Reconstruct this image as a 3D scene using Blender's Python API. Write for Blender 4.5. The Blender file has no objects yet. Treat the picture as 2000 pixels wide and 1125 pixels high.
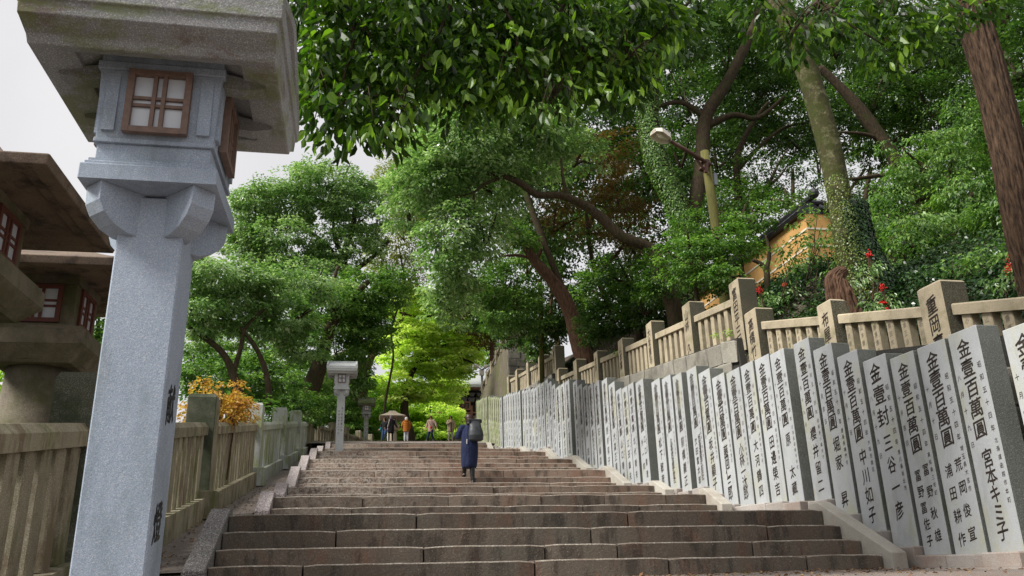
import bpy, math, random
import numpy as np
from mathutils import Vector, Matrix
random.seed(7)
RNG = np.random.default_rng(11)
S = bpy.context.scene
COL = S.collection

# ------------------------------------------------------------------ camera
F_PX, PITCH, YAW, ROLL, EYE = 1600.0, math.radians(18.9), math.radians(10.9), .027, .125
fw = Vector((math.sin(YAW)*math.cos(PITCH), math.cos(YAW)*math.cos(PITCH), math.sin(PITCH)))
r0 = Vector((math.cos(YAW), -math.sin(YAW), 0)); u0 = r0.cross(fw)
rt = r0*math.cos(ROLL) - u0*math.sin(ROLL); up = u0*math.cos(ROLL) + r0*math.sin(ROLL)
EYEP = Vector((0, 0, EYE))
cd = bpy.data.cameras.new('camera'); cam = bpy.data.objects.new('camera', cd); COL.objects.link(cam)
cam.matrix_world = Matrix(((rt.x, up.x, -fw.x, 0), (rt.y, up.y, -fw.y, 0), (rt.z, up.z, -fw.z, EYE), (0, 0, 0, 1)))
cd.sensor_width = 36; cd.lens = F_PX/2000*36; cd.clip_start = .05; cd.clip_end = 1000
S.camera = cam

def at(u, v, y):                                   # point of the place seen at photo pixel (u, v), y metres up the path
    d = fw*F_PX + rt*(u-1000) - up*(v-562.5)
    return EYEP + d*(y/d.y)
def depth(p): return (p-EYEP).dot(fw)

# ------------------------------------------------------------------ world and sun
SUN_EL, SUN_AZ = math.radians(46), math.radians(-106)   # azimuth from +Y, clockwise
W = bpy.data.worlds.new('World'); S.world = W; W.use_nodes = True
nt = W.node_tree; nt.nodes.clear()
sky = nt.nodes.new('ShaderNodeTexSky'); sky.sky_type = 'NISHITA'; sky.sun_disc = False
sky.sun_elevation = SUN_EL; sky.sun_rotation = SUN_AZ; sky.dust_density = 3
mixw = nt.nodes.new('ShaderNodeMix'); mixw.data_type = 'RGBA'
mixw.inputs['Factor'].default_value = .9
mixw.inputs['B'].default_value = (8.1, 7.95, 8.1, 1)      # thin even cloud in front of the blue
bg = nt.nodes.new('ShaderNodeBackground'); bg.inputs['Strength'].default_value = .083
wo = nt.nodes.new('ShaderNodeOutputWorld')
tcw = nt.nodes.new('ShaderNodeTexCoord'); cn = nt.nodes.new('ShaderNodeTexNoise'); cn.inputs['Scale'].default_value = 2.2; cn.inputs['Detail'].default_value = 5
cr_ = nt.nodes.new('ShaderNodeValToRGB'); cr_.color_ramp.elements[0].position = .3; cr_.color_ramp.elements[0].color = (7.2, 7.15, 7.4, 1); cr_.color_ramp.elements[1].position = .7; cr_.color_ramp.elements[1].color = (8.9, 8.7, 8.7, 1)
nt.links.new(tcw.outputs['Generated'], cn.inputs['Vector']); nt.links.new(cn.outputs['Fac'], cr_.inputs[0]); nt.links.new(cr_.outputs[0], mixw.inputs['B'])
nt.links.new(sky.outputs[0], mixw.inputs['A']); nt.links.new(mixw.outputs['Result'], bg.inputs[0]); nt.links.new(bg.outputs[0], wo.inputs[0])
sl = bpy.data.lights.new('sun', 'SUN'); sl.energy = 4.6; sl.angle = math.radians(18); sl.color = (1, .96, .9)
so = bpy.data.objects.new('sun', sl); COL.objects.link(so)
sd = Vector((math.sin(SUN_AZ)*math.cos(SUN_EL), math.cos(SUN_AZ)*math.cos(SUN_EL), math.sin(SUN_EL)))
so.rotation_euler = sd.to_track_quat('Z', 'Y').to_euler()
S.view_settings.view_transform = 'Standard'; S.view_settings.look = 'None'
S.view_settings.exposure = .36; S.view_settings.gamma = 1; S.view_settings.use_curve_mapping = False
S.cycles.max_bounces = 8; S.cycles.diffuse_bounces = 4; S.cycles.transmission_bounces = 4; S.cycles.use_denoising = True

# ------------------------------------------------------------------ materials
def lin(c):
    return tuple((x/255/12.92 if x/255 <= .04045 else ((x/255+.055)/1.055)**2.4) for x in c)+(1,)
class NT:
    def __init__(s, name):
        s.m = bpy.data.materials.new(name); s.m.use_nodes = True; s.t = s.m.node_tree; s.t.nodes.clear()
    def n(s, typ, **k):
        o = s.t.nodes.new('ShaderNode'+typ)
        for a, b in k.items():
            if a.startswith('_'): setattr(o, a[1:], b)
            else: o.inputs[a.replace('_', ' ')].default_value = b
        return o
    def l(s, a, b): s.t.links.new(a, b)
    def noise(s, vec, scale, detail=4, rough=.6):
        o = s.n('TexNoise', Scale=scale, Detail=detail, Roughness=rough); s.l(vec, o.inputs['Vector']); return o.outputs['Fac']
    def ramp(s, fac, a, b):
        o = s.n('MapRange'); o.inputs['From Min'].default_value = a; o.inputs['From Max'].default_value = b; s.l(fac, o.inputs['Value']); return o.outputs['Result']
    def mix(s, fac, a, b, mode='MIX'):
        o = s.n('Mix', _data_type='RGBA', _blend_type=mode)
        for v, key in ((fac, 'Factor'), (a, 'A'), (b, 'B')):
            if hasattr(v, 'is_linked') or hasattr(v, 'links'): s.l(v, o.inputs[key])
            else: o.inputs[key].default_value = v
        return o.outputs['Result']
    def math(s, op, a, b=0.):
        o = s.n('Math', _operation=op)
        for i, v in enumerate((a, b)):
            if hasattr(v, 'links'): s.l(v, o.inputs[i])
            else: o.inputs[i].default_value = v
        return o.outputs[0]
    def out(s, sh):
        o = s.n('OutputMaterial'); s.l(sh, o.inputs[0]); return s.m

def stone(name, base, dark, speck=.35, grain=260, moss=None, moss_at=(.55, .7), moss_amt=.7, moss_scale=1.6, stain=None, stain_amt=.6,
          stain_at=(.5, .65), stain_scale=1.2, stretch=(1, 1, 1), bump=.25, rough=.85, objvar=.12, blotch=.35, light=None):
    k = NT(name); pos = k.n('NewGeometry').outputs['Position']; oi = k.n('ObjectInfo').outputs['Random']
    mp = k.n('Mapping'); mp.inputs['Scale'].default_value = stretch; k.l(pos, mp.inputs['Vector']); mv = mp.outputs[0]
    b = k.mix(k.ramp(k.noise(mv, 2.3, 6), .35, .7), lin(base), lin(dark))
    b = k.mix(blotch, lin(base), b)
    g = k.noise(pos, grain, 2, .7)
    b = k.mix(k.math('MULTIPLY', k.ramp(g, .52, .66), speck), b, lin(light or (235, 232, 225)))
    g2 = k.noise(pos, grain*1.4, 2, .7)
    b = k.mix(k.math('MULTIPLY', k.ramp(g2, .5, .64), speck*1.1), b, lin((40, 40, 42)))
    if stain:
        mp2 = k.n('Mapping'); mp2.inputs['Location'].default_value = (3, 7, 1); mp2.inputs['Scale'].default_value = stretch; k.l(pos, mp2.inputs['Vector'])
        sf = k.ramp(k.noise(mp2.outputs[0], stain_scale, 7, .7), *stain_at)
        b = k.mix(k.math('MULTIPLY', sf, stain_amt), b, lin(stain))
    if moss:
        mf = k.ramp(k.noise(mv, moss_scale, 8, .72), *moss_at)
        b = k.mix(k.math('MULTIPLY', mf, moss_amt), b, lin(moss))
    v = k.math('ADD', k.math('MULTIPLY', oi, 2*objvar), 1-objvar)
    hs = k.n('HueSaturation'); k.l(b, hs.inputs['Color']); k.l(v, hs.inputs['Value'])
    p = k.n('BsdfPrincipled', Roughness=rough); p.inputs['Specular IOR Level'].default_value = .3
    k.l(hs.outputs[0], p.inputs['Base Color'])
    h = k.math('ADD', k.math('MULTIPLY', g, .35), k.noise(pos, 30, 5, .65))
    bp = k.n('Bump', Strength=bump, Distance=.01); k.l(h, bp.inputs['Height']); k.l(bp.outputs[0], p.inputs['Normal'])
    return k.out(p.outputs[0])

def plain(name, c, rough=.7, noise=0, scale=30, metal=0, bump=0, spec=.4, objvar=0):
    k = NT(name); pos = k.n('NewGeometry').outputs['Position']
    p = k.n('BsdfPrincipled', Roughness=rough, Metallic=metal); p.inputs['Specular IOR Level'].default_value = spec
    b = lin(c)
    if noise:
        n = k.ramp(k.noise(pos, scale, 5), .3, .7)
        b = k.mix(k.math('MULTIPLY', n, noise), b, tuple(x*.35 for x in lin(c)[:3])+(1,)); k.l(b, p.inputs['Base Color'])
    else: p.inputs['Base Color'].default_value = b
    if bump:
        bp = k.n('Bump', Strength=bump, Distance=.01); k.l(k.noise(pos, scale, 5), bp.inputs['Height']); k.l(bp.outputs[0], p.inputs['Normal'])
    return k.out(p.outputs[0])

def leafmat(name, cols, trans=.3, tcol=None, rough=.42, spec=.5):
    k = NT(name); at_ = k.n('Attribute', _attribute_name='tint')
    cr = k.n('ValToRGB'); e = cr.color_ramp.elements
    for i, c in enumerate(cols):
        x = i/(len(cols)-1)
        el = e[i] if i < 2 else e.new(x)
        el.position = x; el.color = lin(c)
    # keep order right when more than two
    if len(cols) > 2:
        for i, c in enumerate(cols): e[i].position = i/(len(cols)-1); e[i].color = lin(c)
    k.l(at_.outputs['Fac'], cr.inputs[0])
    p = k.n('BsdfPrincipled', Roughness=rough); p.inputs['Specular IOR Level'].default_value = spec
    k.l(cr.outputs[0], p.inputs['Base Color'])
    t = k.n('BsdfTranslucent')
    tc = k.mix(1., cr.outputs[0], lin(tcol) if tcol else (1.35, 1.6, .7, 1), 'MULTIPLY') if not tcol else k.mix(.6, cr.outputs[0], lin(tcol))
    k.l(tc, t.inputs[0])
    m = k.n('MixShader', Fac=trans); k.l(p.outputs[0], m.inputs[1]); k.l(t.outputs[0], m.inputs[2])
    return k.out(m.outputs[0])

def barkmat(name, c1, c2, moss=None, moss_at=(.45, .6), moss_amt=.8, zs=.12, scale=26, bump=1., dist=.03, lichen=None):
    k = NT(name); pos = k.n('NewGeometry').outputs['Position']
    mp = k.n('Mapping'); mp.inputs['Scale'].default_value = (1, 1, zs); k.l(pos, mp.inputs['Vector'])
    n = k.noise(mp.outputs[0], scale, 7, .7)
    b = k.mix(k.ramp(n, .35, .65), lin(c1), lin(c2))
    if lichen: b = k.mix(k.math('MULTIPLY', k.ramp(k.noise(pos, 5, 7, .8), .5, .68), .65), b, lin(lichen))
    if moss: b = k.mix(k.math('MULTIPLY', k.ramp(k.noise(pos, 3.2, 7, .75), *moss_at), moss_amt), b, lin(moss))
    p = k.n('BsdfPrincipled', Roughness=.9); p.inputs['Specular IOR Level'].default_value = .2; k.l(b, p.inputs['Base Color'])
    bp = k.n('Bump', Strength=bump, Distance=dist); k.l(n, bp.inputs['Height']); k.l(bp.outputs[0], p.inputs['Normal'])
    return k.out(p.outputs[0])

M = {}
M['granite'] = stone('pale_granite', (190, 194, 196), (164, 170, 174), speck=.5, grain=240, blotch=.5, stain=(120, 122, 112), stain_amt=.35, moss=(118, 124, 92), moss_amt=.25, moss_at=(.56, .72), bump=.2, objvar=.03)
M['granite_blue'] = stone('blue_grey_granite', (158, 171, 188), (138, 152, 170), speck=.34, grain=210, blotch=.8, stain=(108, 120, 126), stain_amt=.6, stain_scale=2.2, stretch=(1, 1, .35), moss=(118, 124, 104), moss_amt=.3, moss_scale=3, bump=.18, objvar=.03)
M['granite_dirty'] = stone('weathered_roof_granite', (148, 150, 150), (108, 108, 110), speck=.35, grain=160, blotch=.7, moss=(104, 112, 62), moss_amt=.65, moss_at=(.5, .6), moss_scale=5, stain=(96, 72, 60), stain_amt=.55, stain_scale=3.5, stain_at=(.58,.64), stretch=(.5,.5,1.6), bump=.5)
M['pillar'] = stone('pillar_granite', (176, 180, 183), (154, 160, 165), speck=.38, grain=260, blotch=.5, moss=(162, 160, 104), moss_amt=.6, moss_at=(.52, .7), moss_scale=2.2, stretch=(1, 1, .4), stain=(128, 130, 128), stain_amt=.35, stain_scale=3, bump=.15, objvar=.09)
M['pillar_side'] = stone('rough_shaded_granite', (116, 120, 116), (92, 98, 92), speck=.3, grain=120, blotch=.7, moss=(84, 94, 66), moss_amt=.5, bump=.5)  # rough greenish pillar sides, their shade painted into the colour
M['pillar_mossy'] = stone('mossy_pillar_granite', (160, 164, 140), (120, 128, 96), speck=.3, grain=200, moss=(112, 124, 58), moss_amt=.8, moss_at=(.42, .62), moss_scale=1.5, bump=.2)
M['base'] = stone('base_granite', (172, 166, 160), (140, 132, 124), speck=.5, grain=200, blotch=.6, stain=(128, 92, 72), stain_amt=.5, stain_at=(.48, .7), bump=.35, objvar=.1)
M['fence_r'] = stone('tan_granite', (182, 168, 140), (150, 138, 112), speck=.4, grain=190, blotch=.6, moss=(112, 114, 76), moss_amt=.5, moss_at=(.52, .66), moss_scale=3, stain=(98, 90, 74), stain_amt=.5, bump=.4, objvar=.1)
M['fence_side'] = stone('shaded_post_side', (84, 80, 60), (64, 62, 46), speck=.35, grain=120, blotch=.8, moss=(86, 90, 58), moss_amt=.5, bump=.5)  # post sides turned from the sun: the shade is put into this darker tone
M['fence_l'] = stone('lichen_granite', (156, 147, 122), (112, 104, 84), speck=.4, grain=150, blotch=.8, moss=(88, 96, 52), moss_amt=.7, moss_at=(.5, .62), moss_scale=4, stretch=(1, 1, .35), stain=(96, 74, 54), stain_amt=.65, stain_scale=3, stain_at=(.5,.6), bump=.4, objvar=.16)
M['fence_lw'] = stone('pale_lichen_granite', (178, 182, 180), (150, 156, 150), speck=.35, grain=190, blotch=.6, moss=(124, 134, 70), moss_amt=.85, moss_at=(.47, .6), moss_scale=3.5, stretch=(1, 1, .3), stain=(140, 136, 110), stain_amt=.4, bump=.3, objvar=.1)
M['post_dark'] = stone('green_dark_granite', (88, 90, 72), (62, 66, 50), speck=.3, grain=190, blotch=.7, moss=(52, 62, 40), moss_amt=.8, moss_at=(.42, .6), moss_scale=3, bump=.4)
M['old'] = stone('brown_old_stone', (120, 110, 92), (92, 84, 68), speck=.25, grain=200, blotch=.8, moss=(78, 80, 46), moss_amt=.75, moss_at=(.44, .62), moss_scale=2.2, stain=(52, 44, 40), stain_amt=.6, stain_at=(.5, .62), bump=.5)
M['old_roof'] = stone('brown_roof_stone', (116, 98, 82), (86, 72, 62), speck=.2, grain=180, blotch=.8, stain=(44, 38, 38), stain_amt=.75, stain_at=(.48, .6), stain_scale=2.4, moss=(72, 70, 50), moss_amt=.3, bump=.5)
M['block'] = stone('wall_block_stone', (150, 146, 134), (112, 108, 98), speck=.4, grain=120, blotch=.8, moss=(96, 96, 66), moss_amt=.5, moss_scale=2.5, stain=(70, 66, 58), stain_amt=.6, bump=.8, objvar=.2)
M['dark_wall'] = stone('dark_backing', (46, 44, 40), (30, 30, 28), speck=.1, bump=.6)
M['slope_wall'] = stone('mossy_slope_wall', (108, 98, 82), (80, 72, 58), speck=.2, grain=60, blotch=.8, moss=(92, 96, 52), moss_amt=.8, moss_at=(.45, .6), moss_scale=.8, bump=.8)
def stepmat():
    k = NT('worn_step_stone'); pos = k.n('NewGeometry').outputs['Position']; oi = k.n('ObjectInfo').outputs['Random']
    b = k.mix(k.ramp(k.noise(pos, 1.1, 6, .65), .35, .65), lin((100, 94, 84)), lin((104, 90, 78)))
    sep = k.n('SeparateXYZ'); k.l(pos, sep.inputs[0]); X, Y = sep.outputs[0], sep.outputs[1]
    far = k.ramp(Y, 11.5, 22)                                      # the upper flights are a redder, paler stone
    red = k.mix(k.ramp(k.noise(pos, 2.1, 6, .7), .35, .62), lin((142, 128, 114)), lin((134, 106, 90)))
    b = k.mix(far, b, red)
    mp = k.n('Mapping'); mp.inputs['Scale'].default_value = (1, 1, .3); k.l(pos, mp.inputs['Vector'])
    b = k.mix(k.math('MULTIPLY', k.ramp(k.noise(mp.outputs[0], 2.6, 5, .6), .54, .64), .42), b, lin((122, 82, 62)))
    b = k.mix(k.math('MULTIPLY', k.ramp(k.noise(mp.outputs[0], 3.8, 6, .7), .5, .6), .65), b, lin((52, 47, 42)))
    li = k.math('MULTIPLY', k.ramp(k.math('ADD', X, k.math('MULTIPLY', k.noise(pos, .8), 4)), 4.6, 1.6), k.ramp(Y, 12.5, 17))   # lichen crust on the left of the upper flights
    b = k.mix(k.math('MULTIPLY', k.math('MULTIPLY', li, k.ramp(k.noise(pos, 17, 5, .75), .44, .56)), .85), b, lin((176, 168, 158)))
    g = k.noise(pos, 62, 4, .8)
    b = k.mix(k.math('MULTIPLY', k.ramp(g, .54, .68), .34), b, lin((180, 174, 160)))
    b = k.mix(k.math('MULTIPLY', k.ramp(k.noise(pos, 80, 4, .8), .52, .64), .38), b, lin((40, 37, 35)))
    hs = k.n('HueSaturation'); k.l(b, hs.inputs['Color']); k.l(k.math('ADD', k.math('MULTIPLY', oi, .5), .78), hs.inputs['Value'])
    hs.inputs['Saturation'].default_value = .95
    p = k.n('BsdfPrincipled', Roughness=.85); p.inputs['Specular IOR Level'].default_value = .3; k.l(hs.outputs[0], p.inputs['Base Color'])
    bp = k.n('Bump', Strength=.7, Distance=.015); k.l(k.math('ADD', k.noise(pos, 22, 6, .7), k.math('MULTIPLY', g, .5)), bp.inputs['Height']); k.l(bp.outputs[0], p.inputs['Normal'])
    return k.out(p.outputs[0])
M['step'] = stepmat()
M['step_edge'] = stone('worn_step_edge', (150, 142, 130), (120, 108, 96), speck=.4, grain=40, blotch=.8, stain=(104, 84, 70), stain_amt=.6, stain_scale=3, bump=.4)
M['coping'] = stone('speckled_terrazzo', (130, 126, 124), (106, 100, 98), speck=.95, grain=75, blotch=.6, moss=(100, 104, 84), moss_amt=.3, bump=.9, light=(212, 208, 204))
M['coping_up'] = stone('pink_lichen_terrazzo', (170, 158, 156), (146, 132, 132), speck=.9, grain=45, blotch=.6, bump=.9, light=(226, 222, 218))
M['kerb_r'] = stone('kerb_granite', (176, 172, 162), (148, 142, 130), speck=.45, grain=200, blotch=.6, stain=(120, 100, 84), stain_amt=.4, bump=.3)
M['asphalt'] = stone('reddish_asphalt', (116, 104, 96), (92, 82, 76), speck=.5, grain=160, blotch=.7, stain=(128, 108, 98), stain_amt=.4, bump=.6, rough=.95, objvar=0)
M['soil'] = stone('forest_soil', (66, 54, 40), (46, 40, 30), speck=.2, grain=30, moss=(50, 60, 30), moss_amt=.7, moss_scale=1, bump=1, objvar=0)
M['ink'] = plain('carved_ink', (46, 38, 32), .8)
M['ink_soft'] = plain('carved_faint_ink', (106, 98, 88), .8)
M['ink_black'] = plain('black_ink', (22, 22, 26), .6)
M['wood'] = plain('brown_window_wood', (126, 104, 93), .6, noise=.5, scale=40, bump=.2)
M['wood_red'] = plain('red_brown_window_wood', (104, 58, 48), .6, noise=.5, scale=40)
M['paper'] = plain('frosted_pane', (196, 202, 210), .25, spec=.6)
M['bark1'] = barkmat('ridged_bark', (34, 26, 22), (112, 90, 72), zs=.16, scale=30, bump=1, dist=.05)
M['bark2'] = barkmat('mossy_pale_bark', (74, 72, 46), (54, 52, 34), moss=(58, 66, 26), moss_at=(.4, .58), zs=.6, scale=12, bump=.6, lichen=(160, 156, 124))
M['bark3'] = barkmat('dark_bark', (44, 38, 30), (78, 66, 50), moss=(56, 64, 28), moss_at=(.5, .65), moss_amt=.6, zs=.3, scale=18, bump=.8)
M['bark_red'] = barkmat('reddish_bark', (58, 42, 34), (110, 84, 66), zs=.15, scale=24, bump=.9, dist=.04)
M['pole'] = barkmat('weathered_pole_wood', (104, 100, 52), (82, 82, 52), zs=.1, scale=30, bump=.5)
M['l_dark'] = leafmat('dark_glossy_leaves', [(34, 58, 24), (62, 94, 38), (102, 132, 62)], trans=.28, rough=.36)
M['l_over'] = leafmat('overhanging_leaves', [(38, 60, 20), (66, 100, 26), (118, 150, 44)], trans=.5, rough=.4)
M['l_mid'] = leafmat('mid_green_leaves', [(50, 80, 34), (88, 126, 54), (142, 172, 92)], trans=.32)
M['l_silver'] = leafmat('silvery_green_leaves', [(74, 110, 56), (122, 156, 92), (192, 208, 166)], trans=.3, rough=.34, spec=.7)
M['l_maple'] = leafmat('bright_maple_leaves', [(156, 180, 80), (192, 208, 108), (224, 226, 156)], trans=.5, rough=.6)
M['l_maple2'] = leafmat('green_maple_leaves', [(88, 126, 48), (132, 168, 72), (182, 202, 104)], trans=.45, rough=.6)
M['l_olive'] = leafmat('olive_turning_leaves', [(80, 100, 40), (118, 134, 56), (160, 146, 66)], trans=.35, rough=.5)
M['l_rust'] = leafmat('rusty_leaves', [(84, 72, 40), (120, 84, 50), (74, 88, 46)], trans=.35, rough=.5)
M['l_yellow'] = leafmat('yellow_autumn_leaves', [(164, 112, 48), (192, 146, 66), (206, 176, 100)], trans=.4, rough=.6)
M['l_ivy'] = leafmat('ivy_leaves', [(24, 46, 22), (40, 70, 32), (70, 98, 50)], trans=.15, rough=.33)
M['l_ivy2'] = leafmat('pale_ivy_leaves', [(60, 84, 30), (98, 118, 44), (128, 138, 60)], trans=.2, rough=.4)
M['berry'] = plain('red_berries', (206, 30, 28), .35)
M['litter'] = leafmat('dry_leaves', [(96, 62, 46), (130, 92, 64), (160, 136, 96)], trans=.1, rough=.8)
M['ochre'] = plain('ochre_plaster', (196, 152, 92), .85, noise=.25, scale=2.2, bump=.1)
M['white'] = plain('white_line', (214, 206, 190), .8)
M['tile'] = plain('dark_roof_tile', (52, 52, 56), .5, noise=.4, scale=20)
M['gwood'] = plain('dark_gate_wood', (62, 50, 44), .8, noise=.6, scale=6)
M['grail'] = plain('faded_red_wood', (150, 106, 86), .8, noise=.3, scale=8)
M['gpaint'] = plain('pale_carving', (96, 92, 92), .8, noise=.5, scale=9)
M['groof'] = plain('grey_bark_roof', (170, 172, 174), .8)
M['lampw'] = plain('lamp_enamel', (222, 214, 200), .4, noise=.15, scale=14)
M['rust'] = plain('brown_painted_steel', (92, 62, 54), .6, noise=.5, scale=30)
M['steel'] = plain('grey_steel', (136, 142, 150), .45)
M['bulb'] = plain('milky_bulb', (230, 226, 214), .2)

# ------------------------------------------------------------------ mesh helpers
class MB:
    def __init__(s): s.v = []; s.f = []
    def add(s, vs, fs):
        b = len(s.v); s.v += [tuple(p) for p in vs]; s.f += [tuple(b+i for i in f) for f in fs]; return s
    def box(s, x0, x1, y0, y1, z0, z1, c=0., jit=0.):
        """box with chamfered vertical and top edges of size c"""
        if c <= 0:
            v = [(x, y, z) for z in (z0, z1) for y in (y0, y1) for x in (x0, x1)]
            f = [(0, 2, 3, 1), (4, 5, 7, 6), (0, 1, 5, 4), (2, 6, 7, 3), (0, 4, 6, 2), (1, 3, 7, 5)]
            return s.add(v, f)
        ring = [(x0+c, y0), (x1-c, y0), (x1, y0+c), (x1, y1-c), (x1-c, y1), (x0+c, y1), (x0, y1-c), (x0, y0+c)]
        cx, cy = (x0+x1)/2, (y0+y1)/2
        v = [(x, y, z0) for x, y in ring]+[(x, y, z1-c) for x, y in ring]
        v += [(min(max(x, x0+c), x1-c), min(max(y, y0+c), y1-c), z1) for x, y in ring]
        f = [(i, (i+1) % 8, 8+(i+1) % 8, 8+i) for i in range(8)]
        f += [(8+i, 8+(i+1) % 8, 16+(i+1) % 8, 16+i) for i in range(8)]
        f += [tuple(range(16, 24)), tuple(range(7, -1, -1))]
        if jit: v = [(a+random.uniform(-jit, jit), b+random.uniform(-jit, jit), d+random.uniform(-jit, jit)) for a, b, d in v]
        return s.add(v, f)
    def prism(s, poly, a, b, axis='x'):
        """polygon extruded from a to b along axis; poly lies in the other two axes"""
        n = len(poly)
        def mk(t, p): return {'x': (t, p[0], p[1]), 'y': (p[0], t, p[1]), 'z': (p[0], p[1], t)}[axis]
        v = [mk(a, p) for p in poly]+[mk(b, p) for p in poly]
        return s.add(v, [tuple(range(n-1, -1, -1)), tuple(range(n, 2*n))]+[(i, (i+1) % n, n+(i+1) % n, n+i) for i in range(n)])
    def frustum(s, cx, cy, a0, b0, z0, a1, b1, z1):
        v = [(cx+i*a0, cy+j*b0, z0) for i, j in ((-1, -1), (1, -1), (1, 1), (-1, 1))]+[(cx+i*a1, cy+j*b1, z1) for i, j in ((-1, -1), (1, -1), (1, 1), (-1, 1))]
        return s.add(v, [(3, 2, 1, 0), (4, 5, 6, 7), (0, 1, 5, 4), (1, 2, 6, 5), (2, 3, 7, 6), (3, 0, 4, 7)])
    def loft(s, secs, n=20, fold=0., seed=0, cap=True):
        """secs: (z, cx, cy, rx, ry)"""
        b = len(s.v); rr = random.Random(seed); ph = [rr.uniform(0, 6.28) for _ in range(4)]
        for k, (z, cx, cy, rx, ry) in enumerate(secs):
            for i in range(n):
                a = 2*math.pi*i/n; w = 1+fold*k/len(secs)*(math.sin(5*a+ph[0])+.6*math.sin(9*a+ph[1]))
                s.v.append((cx+rx*w*math.cos(a), cy+ry*w*math.sin(a), z))
        m = len(secs)
        for k in range(m-1):
            for i in range(n):
                j = (i+1) % n; s.f.append((b+k*n+i, b+k*n+j, b+(k+1)*n+j, b+(k+1)*n+i))
        if cap: s.f.append(tuple(b+i for i in range(n-1, -1, -1))); s.f.append(tuple(b+(m-1)*n+i for i in range(n)))
        return s
    def tube(s, pts, rad, n=10, rough=0., seed=0, cap=True, sub=0, ridge=0.):
        pts = [Vector(p) for p in pts]
        if not hasattr(rad, '__len__'): rad = [rad]*len(pts)
        if sub:      # Catmull-Rom refinement
            P, R = [], []
            for i in range(len(pts)-1):
                p0, p1, p2, p3 = pts[max(i-1, 0)], pts[i], pts[i+1], pts[min(i+2, len(pts)-1)]
                for j in range(sub):
                    t = j/sub
                    P.append(.5*((2*p1)+(p2-p0)*t+(2*p0-5*p1+4*p2-p3)*t*t+(3*p1-p0-3*p2+p3)*t**3)); R.append(rad[i]*(1-t)+rad[i+1]*t)
            P.append(pts[-1]); R.append(rad[-1]); pts, rad = P, R
        b = len(s.v); rr = random.Random(seed); ph = [rr.uniform(0, 6.3) for _ in range(6)]
        T = (pts[1]-pts[0]).normalized(); N = T.orthogonal().normalized(); L = 0
        for k, p in enumerate(pts):
            T2 = (pts[min(k+1, len(pts)-1)]-pts[max(k-1, 0)]).normalized()
            N = (N-T2*N.dot(T2)).normalized(); B = T2.cross(N)
            if k: L += (pts[k]-pts[k-1]).length
            for i in range(n):
                a = 2*math.pi*i/n
                w = 1+rough*(math.sin(3*a+ph[0]+L*1.1)*.5+math.sin(5*a+ph[1]-L*1.9)*.35+math.sin(2*a+ph[2]+L*3.1)*.3+rr.uniform(-.35, .35))
                if ridge: w += ridge*(abs(math.sin(8.5*a+ph[3]+.9*math.sin(L*2.2+a*2)))+.6*abs(math.sin(13*a+ph[4]-1.3*math.sin(L*3.1)))-1)+ridge*rr.uniform(-.3, .3)
                s.v.append(tuple(p+(N*math.cos(a)+B*math.sin(a))*rad[k]*w))
        m = len(pts)
        for k in range(m-1):
            for i in range(n):
                j = (i+1) % n; s.f.append((b+k*n+i, b+k*n+j, b+(k+1)*n+j, b+(k+1)*n+i))
        if cap: s.f.append(tuple(b+i for i in range(n-1, -1, -1))); s.f.append(tuple(b+(m-1)*n+i for i in range(n)))
        return s
    def ball(s, c, r, n=12, m=8, sc=(1, 1, 1)):
        b = len(s.v); s.v.append((c[0], c[1], c[2]-r*sc[2]))
        for k in range(1, m):
            t = math.pi*k/m
            for i in range(n):
                a = 2*math.pi*i/n; s.v.append((c[0]+r*sc[0]*math.sin(t)*math.cos(a), c[1]+r*sc[1]*math.sin(t)*math.sin(a), c[2]-r*sc[2]*math.cos(t)))
        s.v.append((c[0], c[1], c[2]+r*sc[2])); e = len(s.v)-1
        for i in range(n):
            j = (i+1) % n; s.f.append((b, b+1+j, b+1+i)); s.f.append((e, b+1+(m-2)*n+i, b+1+(m-2)*n+j))
            for k in range(m-2): s.f.append((b+1+k*n+i, b+1+k*n+j, b+1+(k+1)*n+j, b+1+(k+1)*n+i))
        return s
    def mesh(s, name, mat, smooth=False):
        me = bpy.data.meshes.new(name); me.from_pydata(s.v, [], s.f); me.materials.append(mat)
        if smooth: me.polygons.foreach_set('use_smooth', [True]*len(me.polygons))
        me.update(); return me
    def build(s, name, mat, parent=None, smooth=False, loc=None, bevel=0):
        o = bpy.data.objects.new(name, s.mesh(name, mat, smooth)); COL.objects.link(o)
        if loc is not None: o.location = loc
        if parent is not None:
            o.parent = parent; 
        if bevel:
            b = o.modifiers.new('bevel', 'BEVEL'); b.width = bevel; b.segments = 2; b.limit_method = 'ANGLE'
        return o
def tag(o, label=None, cat=None, group=None, kind=None):
    if label: o['label'] = label
    if cat: o['category'] = cat
    if group: o['group'] = group
    if kind: o['kind'] = kind
    return o
def empty(name, loc=(0, 0, 0), label=None, cat=None, group=None, kind=None, rz=0):
    o = bpy.data.objects.new(name, None); COL.objects.link(o); o.location = loc; o.rotation_euler.z = rz; o.empty_display_size = .1
    return tag(o, label, cat, group, kind)
def put(o, parent):          # parent a world-space mesh to an empty without moving it
    o.parent = parent; o.matrix_parent_inverse = Matrix.LocRotScale(parent.location, parent.rotation_euler, None).inverted(); return o
def inst(name, me, parent, loc=(0, 0, 0), rz=0, sc=None):
    o = bpy.data.objects.new(name, me); COL.objects.link(o); o.location = loc; o.rotation_euler.z = rz
    if sc: o.scale = sc
    o.parent = parent
    return o
def copy_tree(o, parent=None):
    c = o.copy(); COL.objects.link(c)
    if parent is not None: c.parent = parent
    for ch in [x for x in KIDS.get(o.name, [])]: pass
    for ch in list(o.children):
        k = copy_tree(ch, c); k.matrix_parent_inverse = ch.matrix_parent_inverse.copy()
    return c
KIDS = {}

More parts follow.
